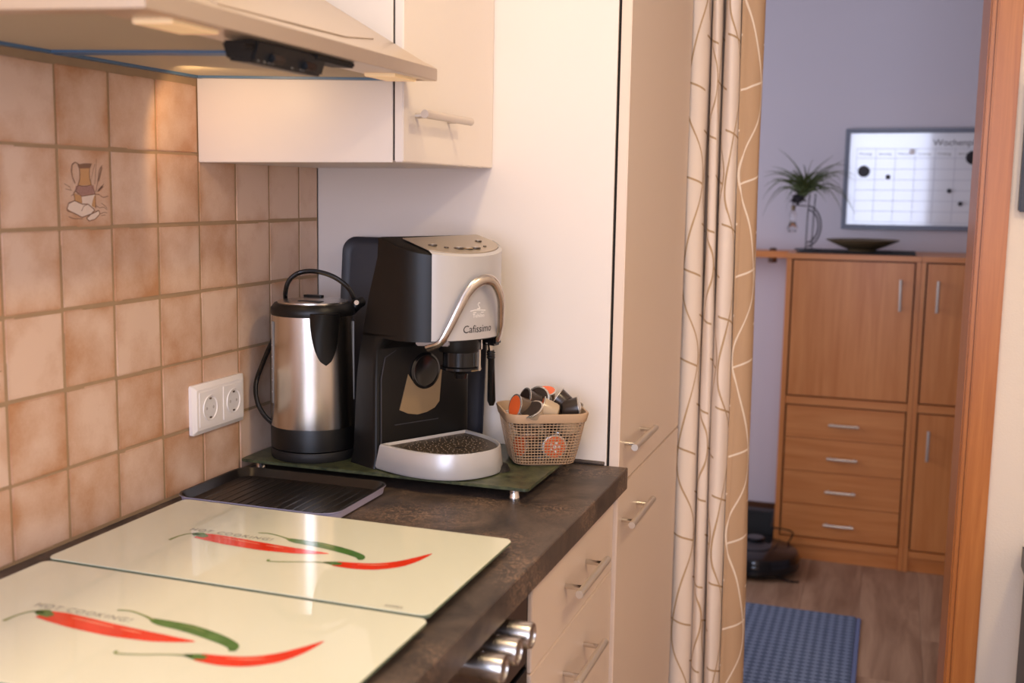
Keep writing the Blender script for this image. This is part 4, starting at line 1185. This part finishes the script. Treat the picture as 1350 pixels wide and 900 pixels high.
# ------------------------------------------------------------------ hall: beech highboard
def pull(parent, p0, p1, y):
    """bow pull handle between two points (x,z) on a front at depth y"""
    a = Vector((p0[0], y, p0[1])); b_ = Vector((p1[0], y, p1[1])); d_ = b_ - a
    o_ = Vector((0, -0.024, 0))
    pts = smooth([a + d_ * 0.12, a + d_ * 0.10 + o_ * 0.9, a + d_ * 0.02 + o_, a + d_ * 0.5 + o_ * 1.12, a + d_ * 0.98 + o_, a + d_ * 0.9 + o_ * 0.9, a + d_ * 0.88][2:5], 6)
    h = MB().tube(pts, 0.0055, 8).build('handle', M_SATIN, parent)
    for q_ in (0.12, 0.88):
        MB().tube([a + d_ * q_, a + d_ * q_ + o_ * 1.03], 0.004, 8).build('handle_post', M_SATIN, h)
YF = 2.45; YW = 2.845
h1 = empty('highboard', 'beech highboard with one large door above four drawers', 'cabinet', loc=(0.89, 2.64, FL))
def hb_(root, name, m, *a, bevel=0.0012): return lbox(root, name, m, *a, bevel=bevel)
hb_(h1, 'side_panel', M_BEECH, 0.660, 0.680, YF, YW, FL, 0.247)
hb_(h1, 'side_panel', M_BEECH, 1.110, 1.1265, YF, YW, FL, 0.247)
hb_(h1, 'top_board', M_BEECHH, 0.658, 1.1265, YF - 0.004, YW, 0.248, 0.268)
hb_(h1, 'middle_rail', M_BEECHH, 0.681, 1.109, YF, YW, -0.299, -0.269)
hb_(h1, 'bottom_rail', M_BEECHH, 0.681, 1.109, YF, YW, -0.840, -0.813)
hb_(h1, 'plinth', M_BEECHH, 0.681, 1.109, YF + 0.012, YF + 0.03, FL, -0.841)
hb_(h1, 'gap_shade_sheet', M_DARKGAP, 0.681, 1.109, YF + 0.03, YF + 0.04, -0.812, 0.247)  # dark sheet close behind the fronts, painting shade into their gaps
d1 = hb_(h1, 'door', M_BEECH, 0.685, 1.105, YF + 0.003, YF + 0.022, -0.264, 0.243)
pull(d1, (1.061, 0.186), (1.063, 0.068), YF + 0.003)
dz = [-0.303, -0.4265, -0.5535, -0.6815, -0.809]
for i in range(4):
    dd = hb_(h1, 'drawer_front', M_BEECHH, 0.685, 1.105, YF + 0.003, YF + 0.022, dz[i + 1] + 0.001, dz[i] - 0.001)
    zc = (-0.367, -0.495, -0.622, -0.750)[i]
    pull(dd, (0.838, zc), (0.950, zc), YF + 0.003)
h2 = empty('side_cabinet', 'narrow beech cabinet with two doors at the right of the highboard', 'cabinet', loc=(1.31, 2.64, FL))
hb_(h2, 'side_panel', M_BEECH, 1.1275, 1.144, YF, YW, FL, 0.247)
hb_(h2, 'side_panel', M_BEECH, 1.480, 1.500, YF, YW, FL, 0.247)
hb_(h2, 'top_board', M_BEECHH, 1.1275, 1.502, YF - 0.004, YW, 0.248, 0.268)
hb_(h2, 'middle_rail', M_BEECHH, 1.145, 1.479, YF, YW, -0.299, -0.269)
hb_(h2, 'bottom_rail', M_BEECHH, 1.145, 1.479, YF, YW, -0.845, -0.820)
hb_(h2, 'plinth', M_BEECHH, 1.145, 1.479, YF + 0.012, YF + 0.03, FL, -0.846)
hb_(h2, 'gap_shade_sheet', M_DARKGAP, 1.145, 1.479, YF + 0.03, YF + 0.04, -0.819, 0.247)  # same dark sheet here, gap shade as colour
e1 = hb_(h2, 'upper_door', M_BEECH, 1.149, 1.476, YF + 0.003, YF + 0.022, -0.264, 0.243)
pull(e1, (1.186, 0.186), (1.186, 0.068), YF + 0.003)
e2 = hb_(h2, 'lower_door', M_BEECH, 1.149, 1.476, YF + 0.003, YF + 0.022, -0.815, -0.304)
pull(e2, (1.186, -0.358), (1.186, -0.474), YF + 0.003)
# cloth runner, bowl
rn = MB(); rn.prism(rrect(0.690, 1.108, 2.475, 2.80, 0.01, 0.2682), (0, 0, 0.0035))
tag(rn.build('table_runner', M_MAT, None, 0.001), 'dark cloth runner lying on top of the highboard', 'runner')
bw = empty('bowl', 'wide shallow bronze bowl standing on the highboard runner', 'bowl', loc=(0.918, 2.63, 0.272))
MB().lathe([(0.030, 0.0), (0.048, 0.002), (0.050, 0.008), (0.085, 0.022), (0.132, 0.043), (0.1335, 0.0455), (0.131, 0.046), (0.085, 0.027), (0.045, 0.013), (0.0, 0.011)], seg=48).build('bowl_body', M_BRONZE, bw)
# air plant on an arched iron stand with glass bulb
pt = empty('plant_stand', 'grassy plant on a black iron arch stand with hanging glass bulb', 'plant', loc=(0.722, 2.63, 0.272))
MB().lathe([(0.05, 0.0), (0.05, 0.006), (0.0, 0.008)], seg=28).build('stand_foot', M_IRON, pt)
for dx_ in (-0.010, 0.012):
    MB().tube([(dx_, 0, 0.006), (dx_ + 0.002, 0, 0.135), (dx_ + 0.006, 0, 0.215)], 0.0022, 8).build('upright_rod', M_IRON, pt)
for k_, rr in enumerate((0.064, 0.052)):
    pts = [(-0.012 + rr * math.cos(a) * 0.86, 0.004 * k_, 0.092 + rr * 1.22 * math.sin(a)) for a in [math.radians(x) for x in range(-82, 92, 6)]]
    MB().tube(pts, 0.0028, 8).build('arch', M_IRON, pt)
MB().tube([(-0.012, 0, 0.168), (-0.05, 0, 0.172), (-0.066, 0, 0.165)], 0.0022, 8).build('hook', M_IRON, pt)
rt = MB()
for i in range(26):
    th, ph = R.uniform(0, 2 * PI), R.uniform(0, PI)
    c0 = Vector((-0.048, 0, 0.198)); d_ = Vector((math.sin(ph) * math.cos(th) * 0.034, math.sin(ph) * math.sin(th) * 0.03, math.cos(ph) * 0.022))
    rt.tube([c0, c0 + d_ * 0.6, c0 + d_ + Vector((0, 0, -0.006))], [0.012, 0.007, 0.001], 6)
rt.build('root_ball', M_ROOT, pt)
bu = MB(); bu.lathe([(0.006, 0.165), (0.007, 0.150), (0.012, 0.140), (0.0125, 0.112), (0.010, 0.104), (0.017, 0.094), (0.020, 0.082), (0.014, 0.070), (0.0, 0.066)], (-0.062, 0, 0), 20)
bu.build('glass_bulb', M_GLASS, pt)
MB().lathe([(0.0068, 0.150), (0.0085, 0.166), (0.004, 0.172)], (-0.062, 0, 0), 12).build('bulb_cap', M_BRONZE, pt)
MB().lathe([(0.0135, 0.103), (0.0135, 0.107)], (-0.062, 0, 0), 16).build('bulb_band', M_BRONZE, pt)
for i in range(80):
    az = R.uniform(0, 2 * PI); ln = R.uniform(0.08, 0.20); up_ = R.uniform(0.2, 1.5); droop = R.uniform(0.3, 2.5)
    c0 = Vector((-0.030 + R.uniform(-0.012, 0.016), R.uniform(-0.01, 0.01), 0.205 + R.uniform(0, 0.03)))
    dir_ = Vector((math.cos(az), math.sin(az) * 0.75, 0))
    pts = []
    for k in range(8):
        t = k / 7
        pts.append(c0 + dir_ * (ln * t * math.cos(up_ * (1 - t * 0.8))) + Vector((0, 0, ln * (math.sin(up_) * t - droop * 0.42 * t * t * t) + 0.01 * t)))
    rr = [0.0031 * (1 - (k / 7) ** 1.6) + 0.0003 for k in range(8)]
    MB().tube(pts, rr, 5, flat=0.5).build('leaf', M_LEAF, pt)

for i in range(34):
    az = R.uniform(0, 2 * PI); ln = R.uniform(0.04, 0.10); up_ = R.uniform(0.9, 1.5)
    c0 = Vector((-0.030 + R.uniform(-0.014, 0.018), R.uniform(-0.01, 0.01), 0.205 + R.uniform(0, 0.03)))
    dir_ = Vector((math.cos(az), math.sin(az) * 0.75, 0))
    pts = [c0 + dir_ * (ln * k / 5 * math.cos(up_ * (1 - k / 8))) + Vector((0, 0, ln * math.sin(up_) * k / 5)) for k in range(6)]
    MB().tube(pts, [0.0034 * (1 - (k / 5) ** 1.6) + 0.0003 for k in range(6)], 5, flat=0.5).build('leaf', M_LEAF, pt)
# wall shelf at the left of the highboard
sh_ = empty('wall_shelf', 'narrow beech wall shelf running left behind the curtain', 'shelf', loc=(0.3, 2.78, 0.24))
lbox(sh_, 'shelf_board', M_BEECHH, -0.1, 0.652, 2.70, 2.848, 0.236, 0.262)
for x in (0.58, 0.1):
    local(MB().lathe([(0.016, 0.214), (0.018, 0.235)], (x, 2.75, 0), 14).build('shelf_bracket', M_DWOOD, sh_), sh_)
    local(MB().lathe([(0.016, 0.2625), (0.012, 0.272), (0.0, 0.274)], (x, 2.75, 0), 14).build('shelf_clip', M_DWOOD, sh_), sh_)

# weekly planner whiteboard
wbx0, wbx1, wbz0, wbz1 = 0.829, 1.437, 0.352, 0.742
wp = empty('whiteboard', 'grey framed white weekly planner board hanging on the hall wall', 'whiteboard', loc=(1.13, 2.845, 0.547))
lbox(wp, 'board_surface', M_WBOARD, wbx0 + 0.01, wbx1 - 0.01, 2.836, 2.846, wbz0 + 0.01, wbz1 - 0.01, bevel=0)
fm_ = MB()
for a, b_, c, d_ in ((wbx0, wbx0 + 0.018, wbz0, wbz1), (wbx1 - 0.018, wbx1, wbz0, wbz1), (wbx0 + 0.018, wbx1 - 0.018, wbz0, wbz0 + 0.018), (wbx0 + 0.018, wbx1 - 0.018, wbz1 - 0.018, wbz1)):
    fm_.box(a, b_, 2.828, 2.849, c, d_)
local(fm_.build('frame', M_WFRAME, wp, 0.002), wp)
ln_ = MB()
xs = [0.873 + 0.0713 * i for i in range(8)]
zs_ = [0.664, 0.628, 0.586, 0.545, 0.505, 0.464, 0.423, 0.381]
for x in xs: ln_.box(x - 0.0009, x + 0.0009, 2.8352, 2.8359, zs_[-1], zs_[0])
for z in zs_: ln_.box(xs[0], xs[-1], 2.8352, 2.8359, z - 0.0009, z + 0.0009)
local(ln_.build('printed_grid', M_LINE, wp), wp)
tm = text_mesh('Wochenplan', 0.034, M_TEXTD, wp, width=0.178, matrix=frame_matrix((1.148, 2.8352, 0.676), (1, 0, 0), (0, 0, 1))); local(tm, wp)
for i, dname in enumerate(('Montag', 'Dienstag', 'Mittwoch', 'Donnerstag', 'Freitag', 'Samstag', 'Sonntag')):
    tm = text_mesh(dname, 0.012, M_TEXTG, wp, matrix=frame_matrix((xs[i] + 0.01, 2.8352, 0.641), (1, 0, 0), (0, 0, 1)), width=0.045); local(tm, wp)
for (x, z, r_, lab) in ((0.903, 0.577, 0.0225, 'large round dark magnet at the left of the whiteboard'), (0.993, 0.556, 0.009, 'small dark magnet right beside the large round one'),
                        (1.216, 0.504, 0.0085, 'small grey magnet on the right half of the planner grid'), (1.258, 0.455, 0.0085, 'lowest small grey magnet on the planner board'),
                        (1.075, 0.652, 0.011, 'pale round magnet in the weekday row of the planner')):
    mg = MB(); mg.lathe([(r_, 2.8355), (r_, 2.830), (r_ * 0.85, 2.827), (0.0, 2.8265)], (x, 0, z), 22, 0, 'y')
    tag(mg.build('magnet', M_WHITEP if lab.startswith('pale') else M_DGREY), lab, 'magnet', 'magnets on the planner board')
mg = MB(); mg.lathe([(0.024, 2.8355), (0.026, 2.825), (0.018, 2.815), (0.0, 2.812)], (1.292, 0, 0.630), 16, 0, 'y'); 
tag(mg.build('magnet', M_ROOT), 'bulky black magnet at the right beside the door frame', 'magnet', 'magnets on the planner board')

# robot vacuum, dock, rug
rv = empty('robot_vacuum', 'glossy black round robot vacuum parked beside the highboard', 'robot vacuum', loc=(0.604, 2.285, FL))
MB().lathe([(0.150, 0.012), (0.160, 0.016), (0.165, 0.030), (0.165, 0.062), (0.160, 0.074), (0.150, 0.080), (0.0, 0.083)], seg=56).build('body', M_ROBOT, rv)
MB().lathe([(0.168, 0.022), (0.1685, 0.050), (0.166, 0.056)], seg=56, cap0=False, cap1=False).build('bumper', M_ROBOT, rv)
MB().lathe([(0.062, 0.081), (0.062, 0.086), (0.0, 0.087)], seg=32).build('top_disc', M_DGREY, rv)
MB().lathe([(0.034, 0.083), (0.034, 0.098), (0.030, 0.102), (0.0, 0.103)], (0, 0.06, 0), 28).build('sensor_turret', M_ROBOT, rv)
for sx in (-1, 1): MB().lathe([(0.026, -0.010), (0.028, 0), (0.026, 0.010)], (sx * 0.11, 0, 0.028), 18, 0, 'x').build('wheel', M_BLACKM, rv)
MB().tube([(0.09, -0.10, 0.010), (0.14, -0.13, 0.007), (0.175, -0.115, 0.004)], 0.003, 6).build('side_brush', M_BLACKM, rv)
dk = empty('charging_dock', 'black charging dock standing behind the robot vacuum', 'dock', loc=(0.575, 2.66, FL))
MB().prism([(x, -0.09 if False else y, z) for x, y, z in [(-0.07, -0.10, 0.0), (-0.07, 0.06, 0.0), (-0.07, 0.06, 0.115), (-0.07, 0.0, 0.115), (-0.07, -0.02, 0.02), (-0.07, -0.10, 0.008)]], (0.14, 0, 0)).build('dock_body', M_BLACK, dk, 0.004)
tag(MB().tube(smooth([(0.640, 2.655, -0.787), (0.648, 2.52, -0.782), (0.655, 2.44, -0.782), (0.700, 2.432, -0.783), (0.732, 2.430, -0.792), (0.722, 2.432, -0.825), (0.700, 2.436, -0.862), (0.690, 2.436, -0.8975)]), 0.0026, 6).build('power_cable', M_BLACK), 'thin black cable looping in front of the highboard foot behind the robot', 'cable')
rgm = MB(); rgm.prism(rrect(0.10, 0.985, 0.97, 1.878, 0.006, FL + 0.0008), (0, 0, 0.008))
rug = tag(rgm.build('rug', M_RUG, None, 0.002), 'blue grey flat woven rug on the hall floor', 'rug')
MB().box(0.985, 0.999, 0.975, 1.873, FL + 0.0008, FL + 0.0075).build('selvedge', M_RUGE, rug, 0.002)

# at the right edge of the picture
db = empty('picture_frame', 'black framed panel hung on the wall right of door frame', 'picture', loc=(1.4, 0.65, 0.585))
lbox(db, 'frame', M_PLATE, 1.263, 1.55, 0.635, 0.6585, 0.452, 0.718, bevel=0.003)
lbox(db, 'panel', M_DGREY, 1.285, 1.53, 0.632, 0.635, 0.474, 0.696, bevel=0.0005)
bi = empty('appliance', 'dark grey appliance edge low at the right border below the wall panel', 'appliance', loc=(1.47, 0.52, FL))
lbox(bi, 'housing', M_DGREY, 1.325, 1.62, 0.42, 0.64, FL, -0.30, bevel=0.012)
lbox(bi, 'top_cover', M_PLATE, 1.318, 1.625, 0.415, 0.645, -0.298, -0.232, bevel=0.012)
